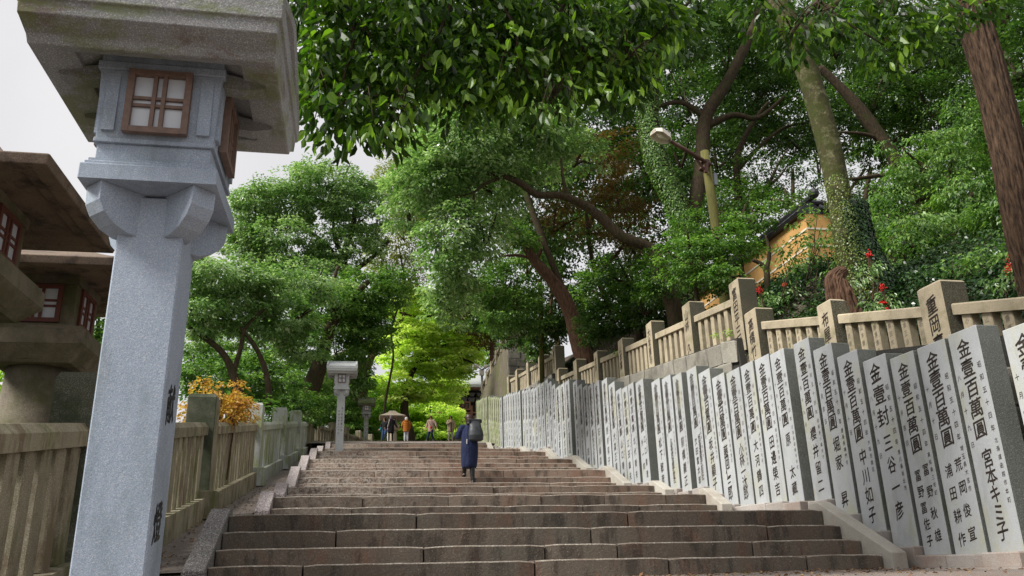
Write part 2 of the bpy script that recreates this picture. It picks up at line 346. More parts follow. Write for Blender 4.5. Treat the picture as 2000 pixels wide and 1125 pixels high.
# ------------------------------------------------------------------ glyphs
GL = {}
def load_glyphs(chars):
    tmp = []
    for ch in sorted(set(chars)):
        cu = bpy.data.curves.new('glyph', 'FONT'); cu.body = ch; cu.resolution_u = 2
        o = bpy.data.objects.new('glyph', cu); COL.objects.link(o); tmp.append((ch, o, cu))
    dg = bpy.context.evaluated_depsgraph_get()
    for ch, o, cu in tmp:
        ev = o.evaluated_get(dg); me = ev.to_mesh()
        GL[ch] = ([(v.co.x-.5, v.co.y-.38) for v in me.vertices], [tuple(p.vertices) for p in me.polygons]); ev.to_mesh_clear()
    for ch, o, cu in tmp: bpy.data.objects.remove(o); bpy.data.curves.remove(cu)
def column(mb, text, face, c0, z, size, pitch, off, width=.82, lean=.16, jit=.04, rr=random):
    """a vertical line of characters. face: '-x' c0 is the y of the line, '+x', '-y' c0 is the x. off is the plane coordinate"""
    for ch in text:
        if ch != ' ':
            vs, fs = GL[ch]; sx = size*width*rr.uniform(1-jit, 1+jit); sz = size*rr.uniform(1-jit, 1+jit); dx = rr.uniform(-jit, jit)*size*.6; sh = lean+rr.uniform(-.04, .04)
            p1, p2 = rr.uniform(0, 6), rr.uniform(0, 6); eps = {'-x': -.0004, '+x': .0004, '-y': -.0004}[face]
            for kk, (qx, qy) in enumerate(((-.016, -.012), (.016, .006), (.0, .02)) if size > .1 else ((0, 0), (.012, .012))):
                out = []; o_ = off+eps*kk
                for x, y in vs:
                    x_ = x+qx+.018*math.sin(y*7+p1); y_ = y+qy+.018*math.sin(x*6+p2)
                    a = x_*sx+dx; b = z+(y_+sh*x_)*sz
                    out.append((o_, c0-a, b) if face == '-x' else (o_, c0+a, b) if face == '+x' else (c0+a, o_, b))
                mb.add(out, fs)
        z -= pitch
PILLAR_TXT = ['金壹百萬圓', '昭和五十四年', '十月吉日', '十月十九日']
NAMES = ['松本一夫', '宮本キミ子', '荒岡俊宣|浦田耕作', '冨野秋雄|冨野冨佐子', '三谷一彦', '中川如子', '堀家 昇', '櫻井留二', '原 太藏', '田邊榮吉', '大河鶴四', '小林一汰郎', '藤岡仁三郎', '坂井顯子', '旭海運株式会社|欠田富太郎', '前橋義正', '久米加石油株式会社', '松下敏彦',
         '江口清澄|外一同', '北代筱夫', '江田雄夫', '山口春美', '大森正男', '西村和子', '石川商店', '高木文太郎', '林 田鶴', '佐々木造船所', '井上元春', '村上金物店', '近藤太吉', '岡田敏男']
SMALL = ['愛媛県八幡浜市', '北海道函館市本町', '埼玉県大宮市', '高知県三宅町', '香川県坂出市', '大阪市南区', '徳島県鳴門市']
SLATN = ['石川三郎', '金正合名', '菊田太郎', '藤原清吉', '山本屋', '小西甚三', '尾道岩吉', '古屋豊次']
POSTN = ['重岡嘉右衛門', '布屋太兵衛', '高橋竹九郎', '富田平三郎', '山林久人', '大坂屋与三郎', '山本嘉吉', '太田孫八']
EXTRA = '献燈世話人八月日社長' + 'このみち海上安全祈願商工八千代丸明治大正神参封九'
load_glyphs(''.join(PILLAR_TXT+NAMES+SMALL+SLATN+POSTN)+EXTRA)

# ------------------------------------------------------------------ ground profile
GK = [(-60, -.9), (2, -.5), (3.3, -.38), (6.3, -.01), (9, 0), (10.14, .753), (13, .87), (13.8, 1.28), (15.9, 1.34), (16.36, 1.67), (18.5, 1.77), (19.7, 2.37), (21.6, 2.42), (22.8, 3.03),
      (25, 3.07), (26.2, 3.7), (29.2, 3.78), (30.4, 4.37), (36.8, 4.9), (38.4, 5.7), (46, 6.95), (52, 7.78), (60, 8.4), (100, 14), (200, 24)]
GX = [a for a, b in GK]; GZ = [b for a, b in GK]
def G(y): return float(np.interp(y, GX, GZ))
def railL(y): return 1.06+.172*(y-5.88)
def slabR(y):      # top of the retaining wall on the right
    return float(np.interp(y, [-20, 5, 14.2, 14.3, 29.5, 29.6, 41, 60], [1.2, 1.5, 3.72, 4.28, 6.06, 7.1, 8.35, 10]))
def RAMP(y): return max(railL(y)-1.45, -.38) if y > 6 else min(G(y), railL(y)-1.45)
def H(x, y):
    g = G(y)
    if x < -1.62:
        t = max(0., min(1., (y-6.5)/2.5)); r = (railL(y)-1.45)*t+g*(1-t); 
        if y > 40: r = g
        if x < -2.6: r += .25*min(-x-2.6, 1.2)+ .04*max(0, -x-6)
        return r
    if x < 6.3: return g-(.3 if 8.95 < y < 39 else 0)-.0
    if x < 7.3: return g-.3
    d = x-7.5; s = slabR(y)
    f = float(np.interp(d, [-.2, 0, 1.6, 4.6, 12, 40], [-.1, .05, 1.35, 2.6, 3.6, 5]))
    return s+f

# the ground: one sheet to the horizon, finer near the path
def grid_obj(name, xs, ys, hf, mat, keep=lambda x, y: True):
    idx = {}; v = []; f = []
    for i, x in enumerate(xs):
        for j, y in enumerate(ys): idx[i, j] = len(v); v.append((x, y, hf(x, y)))
    for i in range(len(xs)-1):
        for j in range(len(ys)-1):
            if keep((xs[i]+xs[i+1])/2, (ys[j]+ys[j+1])/2): f.append((idx[i, j], idx[i+1, j], idx[i+1, j+1], idx[i, j+1]))
    mb = MB(); mb.v = v; mb.f = f
    return mb.build(name, mat, smooth=False)
def nz(x, y, s=1.): return .5*(math.sin(x*1.3*s+1.7)+math.sin(y*1.1*s-.4)+math.sin((x+y)*2.1*s)*.5+math.sin((x-y)*3.3*s+2)*.3)
xs = [-400, -200, -100, -60, -40, -30, -22, -16, -12, -9, -7, -5.5, -4.4, -3.6, -3, -2.62, -2.6, -1.64, -1.62, 6.28, 6.3, 7.28, 7.3, 7.5, 7.9, 8.4, 9, 10, 11, 12, 13.5, 15, 17, 20, 25, 32, 45, 70, 120, 250, 400]
ys = sorted(set([-300, -100, -40, -20, -10, -5, 0, 1, 2, 3.3, 5, 6.3, 7.5, 8.95, 9]+[9+.5*i for i in range(1, 62)]+[39.01, 42, 44, 46, 49, 52, 56, 60, 66, 72, 80, 90, 100, 130, 200, 300, 500]))
g = grid_obj('ground', xs, ys, lambda x, y: H(x, y)+(.12*nz(x, y) if (x > 7.6 or x < -3.2) else 0)-.012, M['soil']); tag(g, kind='structure')
# paved approach in front of the stairs and the asphalt ramp beside them
def pave(x0, x1, y0, y1, hf, name, dx=.5, dy=.4, mat='asphalt'):
    xs = list(np.linspace(x0, x1, max(2, int((x1-x0)/dx)))); ys = list(np.linspace(y0, y1, max(2, int((y1-y0)/dy))))
    return tag(grid_obj(name, xs, ys, hf, M[mat]), kind='structure')
pave(-2.55, 6.9, -14, 9.02, lambda x, y: G(y)+.006*nz(x, y, 2)+.004, 'path')
pave(-2.36, -1.63, 9.03, 39, lambda x, y: H(-2, y)+.02+.012*nz(x, y, 3), 'ramp')
pave(-2.3, 7.2, 38.9, 64, lambda x, y: G(y)+.02, 'path')

# ------------------------------------------------------------------ the staircase
# flights: (x left, [(y of riser face, z of tread top)...])
FL = [(-1.42, 0, [(9.0, .18), (9.38, .35), (9.76, .545), (10.14, .753)]),
      (-1.27, .87, [(13.39, 1.075), (13.8, 1.28)]),
      (-1.27, 1.34, [(15.95, 1.5), (16.36, 1.67)]),
      (-1.27, 1.72, [(18.5, 1.82), (18.9, 1.99), (19.3, 2.16), (19.7, 2.37)]),
      (-1.25, 2.42, [(21.6, 2.54), (22.0, 2.7), (22.4, 2.86), (22.8, 3.03)]),
      (-1.2, 3.06, [(25.0, 3.16), (25.4, 3.33), (25.8, 3.5), (26.2, 3.7)]),
      (-1.2, 3.77, [(29.2, 3.88), (29.6, 4.04), (30.0, 4.2), (30.4, 4.37)]),
      (-1.2, 4.88, [(37.2, 5.05), (37.6, 5.25), (38.0, 5.48), (38.4, 5.7)])]
stairs = empty('staircase', (2.3, 9, 0), kind='structure')
XR = 6.0
jointpref = {0: [[-.5, 1.9, 3.4, 5.05], [.75, 2.1, 2.95, 4.6], [-.2, 2.75, 5.0], [.72, 3.35]]}
for fi, (xl, zb, st) in enumerate(FL):
    prev = zb
    for si, (y, z) in enumerate(st):
        dep = (st[si+1][0]-y if si < len(st)-1 else .42)+.04
        if fi == 0: js = jointpref[0][si]
        else:
            js = []; x = xl+random.uniform(.6, 1.9)
            while x < XR-.5: js.append(x); x += random.choice([1.1, 1.3, 1.5, 1.9, 2.3])*random.uniform(.85, 1.15)
        edges = [xl]+js+[XR]
        for a, b in zip(edges[:-1], edges[1:]):
            g = .006 if fi else .009
            n = max(2, int((b-a)/(.16 if fi == 0 else .3)))
            dz = random.uniform(-.005, .006); dy = random.uniform(-.012, .012); ch = .014 if fi < 3 else .018
            wob = [random.uniform(-.0025, .0025) for _ in range(n+1)]
            v, f = [], []
            for i in range(n+1):
                x = a+g+(b-a-2*g)*i/n
                tilt = (.045*(1-(x-xl)/(XR-xl)) if fi == 0 else .02*(1-(x-xl)/(XR-xl)))
                zt = z+dz+tilt+wob[i]-(.012 if i in (0, n) else 0); yf = y+dy+random.uniform(-.005, .005)+(.012 if i in (0, n) else 0)
                zz0 = prev-.06
                v += [(x, yf+.004, zz0), (x, yf, zt-ch*.9), (x, yf+ch*.35, zt-ch*.3), (x, yf+ch*1.3, zt), (x, y+dep, zt+.004)]
            for i in range(n):
                for k in range(4): f.append((i*5+k, (i+1)*5+k, (i+1)*5+k+1, i*5+k+1))
            f.append((4, 3, 2, 1, 0)); e = n*5; f.append((e, e+1, e+2, e+3, e+4))
            m = MB(); m.v = v; m.f = f
            sb = put(m.build('step_block', M['step']), stairs); sb.data.materials.append(M['step_edge'])
            for q_ in range(n): sb.data.polygons[q_*4+2].material_index = 1; sb.data.polygons[q_*4+1].material_index = 1
        prev = z
    # landing behind the flight
    ytop, ztop = st[-1][0]+.4, st[-1][1]
    if fi < len(FL)-1:
        y2, z2 = FL[fi+1][2][0][0]+.02, FL[fi+1][1]
        o = pave(xl-.3, XR+.32, ytop, y2, lambda x, y: ztop+(z2-ztop)*(y-ytop)/(y2-ytop)-.004+.004*nz(x, y, 3), 'landing', mat='asphalt')
        put(o, stairs)
    # sloping coping stones on both sides
    y0, y1 = st[0][0], st[-1][0]; hgt = .2
    slope = (st[-1][1]-st[0][1])/(y1-y0) if y1 > y0 else .4
    for side in (-1, 1):
        xa, xb = (xl-.22, xl-.004) if side < 0 else (XR+.004, XR+.2)
        lift = .075 if side < 0 else .1
        ya, yb = y0-.16, y1+.12
        za, zc = zb+.13+lift*.6, st[-1][1]+lift+(.04 if side < 0 else 0)
        cuts = 3 if fi == 0 else 2
        if side > 0: cuts = 1
        for c in range(cuts):
            t0, t1 = c/cuts, (c+1)/cuts
            A = (ya+(yb-ya)*t0, za+(zc-za)*t0); B = (ya+(yb-ya)*t1, za+(zc-za)*t1)
            poly = [(A[0], zb-.12), (B[0]-.004, zb-.12 if c == 0 else A[1]-.3), (B[0]-.004, B[1]), (A[0], A[1])]
            if c == cuts-1: poly = [(A[0], zb-.12), (yb+.22, zb-.1), (yb+.22, zc), (B[0], zc), (A[0], A[1])]
            m = MB().prism(poly, xa, xb, 'x')
            put(m.build('coping_stone', M['kerb_r'] if side > 0 else (M['coping'] if fi == 0 else M['coping_up']), bevel=.012), stairs)

# low kerb line along the foot of the pillars in front of the stairs
m = MB().prism([(-2, -.9), (8.84, -.1), (8.84, .012), (6.3, .012), (3, -.39), (-2, -.5)], 6.2, 6.34, 'x')
tag(m.build('kerb', M['base']), kind='structure')

# ------------------------------------------------------------------ inscribed pillars on the right
PX = 6.45
PL = [(6.55, 7.03, 2.3), (7.37, 7.82, 2.466), (7.88, 8.36, 2.455), (8.43, 8.88, 2.46), (8.95, 9.43, 2.56), (9.52, 9.99, 2.76), (10.07, 10.55, 3.0), (10.63, 11.07, 3.23), (11.36, 11.8, 3.26), (11.86, 12.34, 3.295), (12.42, 12.87, 3.32),
      (12.94, 13.45, 3.33), (13.53, 14.05, 3.38), (14.13, 14.65, 3.6), (14.74, 15.22, 3.79), (15.5, 15.98, 3.84), (16.1, 16.6, 3.93), (16.74, 17.25, 4.0), (17.78, 18.3, 4.22), (18.48, 18.88, 4.29), (18.93, 19.36, 4.3), (19.42, 19.87, 4.35),
      (19.94, 20.45, 4.63), (20.55, 21.02, 4.87), (21.29, 21.79, 4.96), (21.9, 22.39, 5.02), (22.47, 22.94, 5.1), (23.02, 23.5, 5.25), (23.56, 24.02, 5.48), (24.49, 25.01, 5.7), (25.09, 25.64, 5.74), (25.72, 26.31, 5.78), (26.38, 26.81, 5.97), (26.88, 27.34, 6.18), (27.4, 27.89, 6.38)]
y = 28.05; k = 0
while y < 45:
    gap = .42 if k % 7 == 6 else .075
    PL.append((y, y+.5, float(np.interp(y, [28, 29.5, 31, 32, 33.2, 36.7, 37.7, 40.7, 46], [6.4, 6.55, 6.75, 7.0, 7.12, 7.65, 7.85, 8.48, 9.2]))+random.uniform(-.04, .04)))
    y += .5+gap; k += 1
def where(i):
    o = ['frontmost', 'second', 'third', 'fourth', 'fifth', 'sixth', 'seventh', 'eighth', 'ninth', 'tenth', 'eleventh', 'twelfth', 'thirteenth', 'fourteenth', 'fifteenth', 'sixteenth', 'seventeenth', 'eighteenth', 'nineteenth', 'twentieth']
    return o[i]
def ordn(i):
    tens = ['', '', 'twenty', 'thirty', 'forty', 'fifty', 'sixty', 'seventy']; un = ['', 'first', 'second', 'third', 'fourth', 'fifth', 'sixth', 'seventh', 'eighth', 'ninth']
    if i <= 20: return where(i-1)
    if i % 10 == 0: return tens[i//10][:-1]+'ieth'
    return tens[i//10]+'-'+un[i % 10]
PLAB = {0: 'grey granite donor pillar cut off by the right frame edge', 1: 'granite pillar with fourteen large characters ending in two dots, beside the dark gap at right',
        2: 'granite pillar with two side by side columns of names, next left of the dotted one', 3: 'slightly yellowed granite pillar with two name columns spaced wide at its foot',
        4: 'yellow-stained granite pillar whose amount is only three characters long, standing at the kerb end', 5: 'granite pillar beside the lowest coping slope with three boldest name characters',
        6: 'granite pillar above the lowest coping slope with a single small character at its foot', 7: 'tall granite pillar ending in a two-stroke character, first after the gap by the second flight',
        8: 'granite pillar just left of the wide grey gap near the first landing', 14: 'granite pillar with a company name in two columns, with wide dark side showing'}
for i, (ya, yb, zt) in enumerate(PL):
    w = yb-ya; h = 2.31 if i < 15 else 2.36; zb = zt-h; far = i > 55
    lab = PLAB.get(i, 'pale inscribed granite pillar, %s from the near end of the long row' % ordn(i+1))
    if i > 50: lab = 'small distant pillar in the row beyond the fence end, %s from the last mossy one' % ordn(max(1, len(PL)-i))
    T = empty('inscribed_pillar', (PX+.15, (ya+yb)/2, zb), lab, 'pillar', 'inscribed granite pillars along the stairs', kind='thing')
    mat = M['pillar'] if i < 50 else M['pillar_mossy']
    dpt = .27+random.uniform(-.01, .02); lean = random.uniform(-.004, .004)
    mb = MB().box(-.15, -.15+dpt, -w/2, w/2, 0, h, c=.008)
    mb.v = [(x, yy+lean*z, z) for x, yy, z in mb.v]
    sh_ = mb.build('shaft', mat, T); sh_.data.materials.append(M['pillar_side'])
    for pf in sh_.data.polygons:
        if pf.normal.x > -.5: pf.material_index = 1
    gz = min(G(ya), G(yb))
    drop = zb-gz+.25
    b = MB().box(-.25, .3, -w/2-.035, w/2+.035, -drop, 0, c=.012, jit=.003).build('base_block', M['base'], T)
    # inscription
    rr = random.Random(i*13+5)
    e1 = MB(); e2 = MB(); off = -.1515
    sc = w/.46
    name = NAMES[i] if i < len(NAMES) else NAMES[18+(i*5) % (len(NAMES)-18)]
    amount = '金壹封' if i == 4 else '金壹百萬圓'
    p = .28 if i == 4 else .235
    z = h-.2
    column(e1, amount, '-x', .01, z, .215*sc if i != 4 else .24*sc, p if i == 4 else .218, off, width=.98, rr=rr)
    zn = h-1.38+(.0 if i != 4 else .3); cols = name.split('|')
    for c, nm in enumerate(cols):
        if len(cols) == 1: sz, yy = (.205*sc if len(nm) < 6 else .15*sc), 0.
        else: sz, yy = .145*sc, (-.075 if c == 0 else .085)*sc
        sp = min(.27, (zn-.2)/max(1, len(nm)-1+.02))
        column(e1, nm, '-x', yy, zn-(.05 if c else 0), sz, sp, off, rr=rr)
    if i < 40:
        column(e2, '昭和五十四年', '-x', -.165*sc, h-.42, .075*sc, .135, off, rr=rr)
        column(e2, ['十月吉日', '八月十九日', '十月十日'][i % 3], '-x', .175*sc, h-.5, .07*sc, .18, off, rr=rr)
        column(e2, SMALL[i % len(SMALL)], '-x', -.175*sc, h-1.22, .06*sc, .085, off, rr=rr)
    e1.build('inscription', M['ink'], T)
    if e2.v: e2.build('small_inscription', M['ink_soft'] if i > 6 else M['ink'], T)

# ------------------------------------------------------------------ retaining wall behind the pillars
wall = empty('retaining_wall', (7.2, 6, 0), 'dark stone block retaining wall behind the row of inscribed pillars', 'wall', kind='thing')
ysn = [2, 14.25, 14.27, 29.55, 29.57, 42]
poly = [(2, -.6)]+[(42, 5.5)]+[(q, slabR(q)-.02) for q in (42, 29.57, 29.55, 14.27, 14.25, 2)]
put(MB().prism([(2, -1), (42, 4), (42, slabR(42)-.04), (29.57, slabR(29.7)-.04), (29.55, slabR(29.4)-.04), (14.29, slabR(14.35)-.04), (14.22, slabR(14.1)-.04), (2, slabR(2)-.04)], 7.16, 7.7, 'x').build('backing', M['dark_wall']), wall)
for (ya, yb, rows) in ((3.6, 14.22, 4), (14.28, 29.5, 3), (29.6, 41, 2)):
    for r in range(rows):
        y = ya+(.25 if r % 2 else 0)
        while y < yb-.2:
            wd = min(random.uniform(.45, .85), yb-y); t = slabR(y+wd/2)
            hh = .42
            z1 = t-.06-r*(hh+.012)
            mb = MB(); e = .012
            y0_, y1_, zb_, zt_ = y+e, y+wd-e, z1-hh, z1
            fx = 7.1+random.uniform(-.012, .02)
            a = (slabR(min(y+wd, yb-.01))-slabR(y+.01))*.5
            mb.box(fx, 7.17, y0_, y1_, zb_, zt_, c=.02, jit=.008)
            mb.v = [(vx, vy, vz+a*(2*(vy-y)/wd-1)) for vx, vy, vz in mb.v]
            put(mb.build('stone_block', M['block']), wall); y += wd

# ------------------------------------------------------------------ stone fences
def fence(name, label, x_face, posts, rail_z, bottom, mats, thick=.2, pitch=.3, slat_w=.14, side=-1, rail_t=.15, post_w=.36, extra=(), txt=None, slat_txt=0, basez=None, cap=0.006, skip_first=False, group=None):
    """posts: (y near, y far, z top).  side -1: face looks to -x (right fence), +1: face looks to +x."""
    T = empty(name, (x_face, posts[0][0], bottom(posts[0][0])), label, 'fence', group, kind='thing')
    def X(a, b):    # a..b metres behind the face
        return (x_face+a, x_face+b) if side < 0 else (x_face-b, x_face-a)
    for k, (ya, yb, zt) in enumerate(posts):
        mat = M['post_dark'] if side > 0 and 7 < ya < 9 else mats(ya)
        zb = bottom(ya)-.25
        x0, x1 = X(-.02, post_w)
        mb = MB().box(x0, x1, ya, yb, zb, zt-cap, c=.012)
        mb.frustum((x0+x1)/2, (ya+yb)/2, (x1-x0)/2-.012, (yb-ya)/2-.012, zt-cap, (x1-x0)/2-.03, (yb-ya)/2-.03, zt+.012)
        P = put(mb.build('post', mat), T)
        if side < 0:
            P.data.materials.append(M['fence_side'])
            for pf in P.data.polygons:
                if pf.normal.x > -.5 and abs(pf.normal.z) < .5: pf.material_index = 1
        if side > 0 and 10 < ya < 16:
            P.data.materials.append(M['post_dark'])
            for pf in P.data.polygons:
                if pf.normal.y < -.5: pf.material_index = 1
        if side > 0:     # block at the foot
            x0, x1 = X(-.16, post_w); put(MB().box(x0, x1, ya-.1, yb+.06, bottom(ya)-.32, bottom(ya)+.1, c=.02).build('foot_block', mat), T)
        if txt and txt[k]:
            e = MB(); n = len(txt[k]); sz = min(.26, (yb-ya)*.62); column(e, txt[k], '-x', (ya+yb)/2, zt-.28, sz, sz*.98, x_face-.0225)
            put(e.build('inscription', M['ink']), T)
        if k == len(posts)-1: break
        yn = posts[k+1][0]; y0, y1 = yb+.02, yn-.02
        if y1-y0 < .3: continue
        # rail: one long stone, its two ends following the slope
        xr0, xr1 = X(.06, .06+thick)
        za, zc = rail_z(y0), rail_z(y1)
        v = []
        for yy, zz in ((y0, za), (y1, zc)):
            pk = .05 if side > 0 else 0; ck = .06 if side > 0 else .02; v += [(xr0, yy, zz-rail_t), (xr1, yy, zz-rail_t), (xr1, yy, zz-.02), (xr1-ck, yy, zz+pk), (xr0+ck, yy, zz+pk), (xr0, yy, zz-.02)]
        f = [(0, 1, 2, 3, 4, 5)[::-1], (6, 7, 8, 9, 10, 11)]+[(i, (i+1) % 6, 6+(i+1) % 6, 6+i) for i in range(6)]
        put(MB().add(v, f).build('rail', mats(ya)), T)
        xs0, xs1 = X(.0 if side > 0 else .02, .34)
        v = []
        for yy in (y0, y1):
            zz = bottom(yy); v += [(xs0, yy, zz-.42), (xs1, yy, zz-.42), (xs1, yy, zz), (xs0+.015 if side < 0 else xs0, yy, zz), (xs0, yy, zz-.02)]
        put(MB().add(v, [(4, 3, 2, 1, 0), (5, 6, 7, 8, 9)]+[(i, (i+1) % 5, 5+(i+1) % 5, 5+i) for i in range(5)]).build('base_stone', mats(ya)), T)
        n = max(1, round((y1-y0)/pitch)); pp = (y1-y0)/n
        for j in range(n):
            yc = y0+pp*(j+.5); z0, z1 = bottom(yc)-.01, rail_z(yc)-rail_t+.01
            sx0, sx1 = X(.1, .1+slat_w*(.85 if side < 0 else .5)); sw = slat_w*random.uniform(.92, 1.05); q = random.uniform(-.004, .004)
            mb = MB().box(sx0+q, sx1+q, yc-sw/2, yc+sw/2, z0, z1, c=.012)
            sh = random.uniform(-.008, .008); mb.v = [(a, b+sh*(c-z0), c) for a, b, c in mb.v]
            so_ = put(mb.build('baluster', mats(ya)), T)
            if slat_txt and yc < slat_txt:
                e = MB(); column(e, SLATN[j % len(SLATN)], '-x', yc, z1-.1, .085, .12, sx0+q-.0015)
                e.build('inscription', M['ink_soft'], so_)
    return T
def matR(y): return M['fence_r']
fence('stone_fence', 'lowest tan stone fence on the right, running to the frame edge above the pillars', 7.3,
      [(6.35, 6.8, 2.95), (8.76, 9.22, 3.5), (11.22, 11.62, 4.04), (13.66, 14.12, 4.67)], lambda y: 2.873+.248*(y-7.53), lambda y: 2.873+.248*(y-7.53)-.78, matR, pitch=.31, slat_w=.16,
      txt=['', '重岡嘉', '布屋太', '高橋竹九郎'], slat_txt=14)
fence('stone_fence', 'middle tan stone fence on the right, starting at the tall post', 7.3,
      [(14.2, 14.62, 5.46), (16.66, 17.08, 5.77), (19.15, 19.54, 6.05), (21.53, 21.92, 6.25), (24.03, 24.4, 6.53), (26.55, 26.95, 6.89), (29.1, 29.4, 7.17)], lambda y: 5.18+.116*(y-14.6), lambda y: 4.29+.116*(y-14.6), matR,
      pitch=.33, slat_w=.155, txt=['富田平三郎', '山林 久', '大坂屋与', '山本嘉', '太田', '', ''])
fence('stone_fence', 'farthest and highest tan stone fence on the right, ending by the slanted mossy wall', 7.3,
      [(29.5, 29.93, 8.15), (32.05, 32.5, 8.44), (34.6, 35.0, 8.79), (37.2, 37.65, 9.05), (39.45, 39.82, 9.24)], lambda y: 7.9+.118*(y-29.7), lambda y: 7.02+.118*(y-29.7), matR, pitch=.33, slat_w=.15, txt=['富田平', '', '', '', ''])
def matL(y): return M['fence_lw'] if 17 < y < 37 else M['fence_l']
lp = [(1.2, 1.6), (7.75, 8.15), (13.5, 13.9), (19.95, 20.33), (26.6, 26.98), (33.2, 33.6), (40, 40.4), (46.6, 47)]
fence('stone_fence', 'long weathered stone fence with wide square posts climbing beside the left ramp', -2.24,
      [(a, b, railL(a)+.5) for a, b in lp], railL, lambda y: railL(y)-1.1, matL, side=1, pitch=.315, slat_w=.2, post_w=.42, rail_t=.15, thick=.24, cap=.03)
zA, zB = at(638, 832, 47.5).z, at(730, 860, 56).z
rz_ = lambda y: zA+(zB-zA)*(y-47.2)/9.4
FT = fence('stone_fence', 'short far stretch of stone fence behind the two small lanterns', -2.2,
      [(47.2+k*2.35, 47.5+k*2.35, rz_(47.2+k*2.35)+.42) for k in range(5)], rz_, lambda y: rz_(y)-1.0, lambda y: M['fence_l'], side=1, pitch=.4, slat_w=.28, post_w=.34)
FT.rotation_euler.z = -.34

# ------------------------------------------------------------------ square granite lanterns
def window(parent, cx, cz, w, h, yf, mw, face='-y', n=2, mirror=None):
    """frame and crossed double bars with pane. face -y at y=yf, or +x at x=yf (cx is then the y)"""
    fr = MB(); pn = MB(); t = .026*w/.255; bt = t*.62
    def bx(mb, a0, a1, z0, z1, d0, d1):
        if face == '-y': mb.box(a0, a1, yf-d1, yf-d0, z0, z1)
        elif face == '+x': mb.box(yf+d0, yf+d1, a0, a1, z0, z1)
        elif face == '+y': mb.box(a0, a1, yf+d0, yf+d1, z0, z1)
        else: mb.box(yf-d1, yf-d0, a0, a1, z0, z1)
    x0, x1, z0, z1 = cx-w/2, cx+w/2, cz-h/2, cz+h/2
    bx(fr, x0, x0+t, z0, z1, .002, .03); bx(fr, x1-t, x1, z0, z1, .002, .03); bx(fr, x0+t, x1-t, z1-t, z1, .002, .028); bx(fr, x0+t, x1-t, z0, z0+t, .002, .028)
    g = w*.075
    for s in (-1, 1):
        bx(fr, cx+s*g-bt/2, cx+s*g+bt/2, z0+t, z1-t, .003, .024)
        bx(fr, x0+t, x1-t, cz+s*g*.9-bt*.42, cz+s*g*.9+bt*.42, .004, .018)
    bx(pn, x0+t*.5, x1-t*.5, z0+t*.5, z1-t*.5, -.004, .006)
    o = fr.build('window_frame', mw, parent); pn.build('pane', M['paper'], o); return o

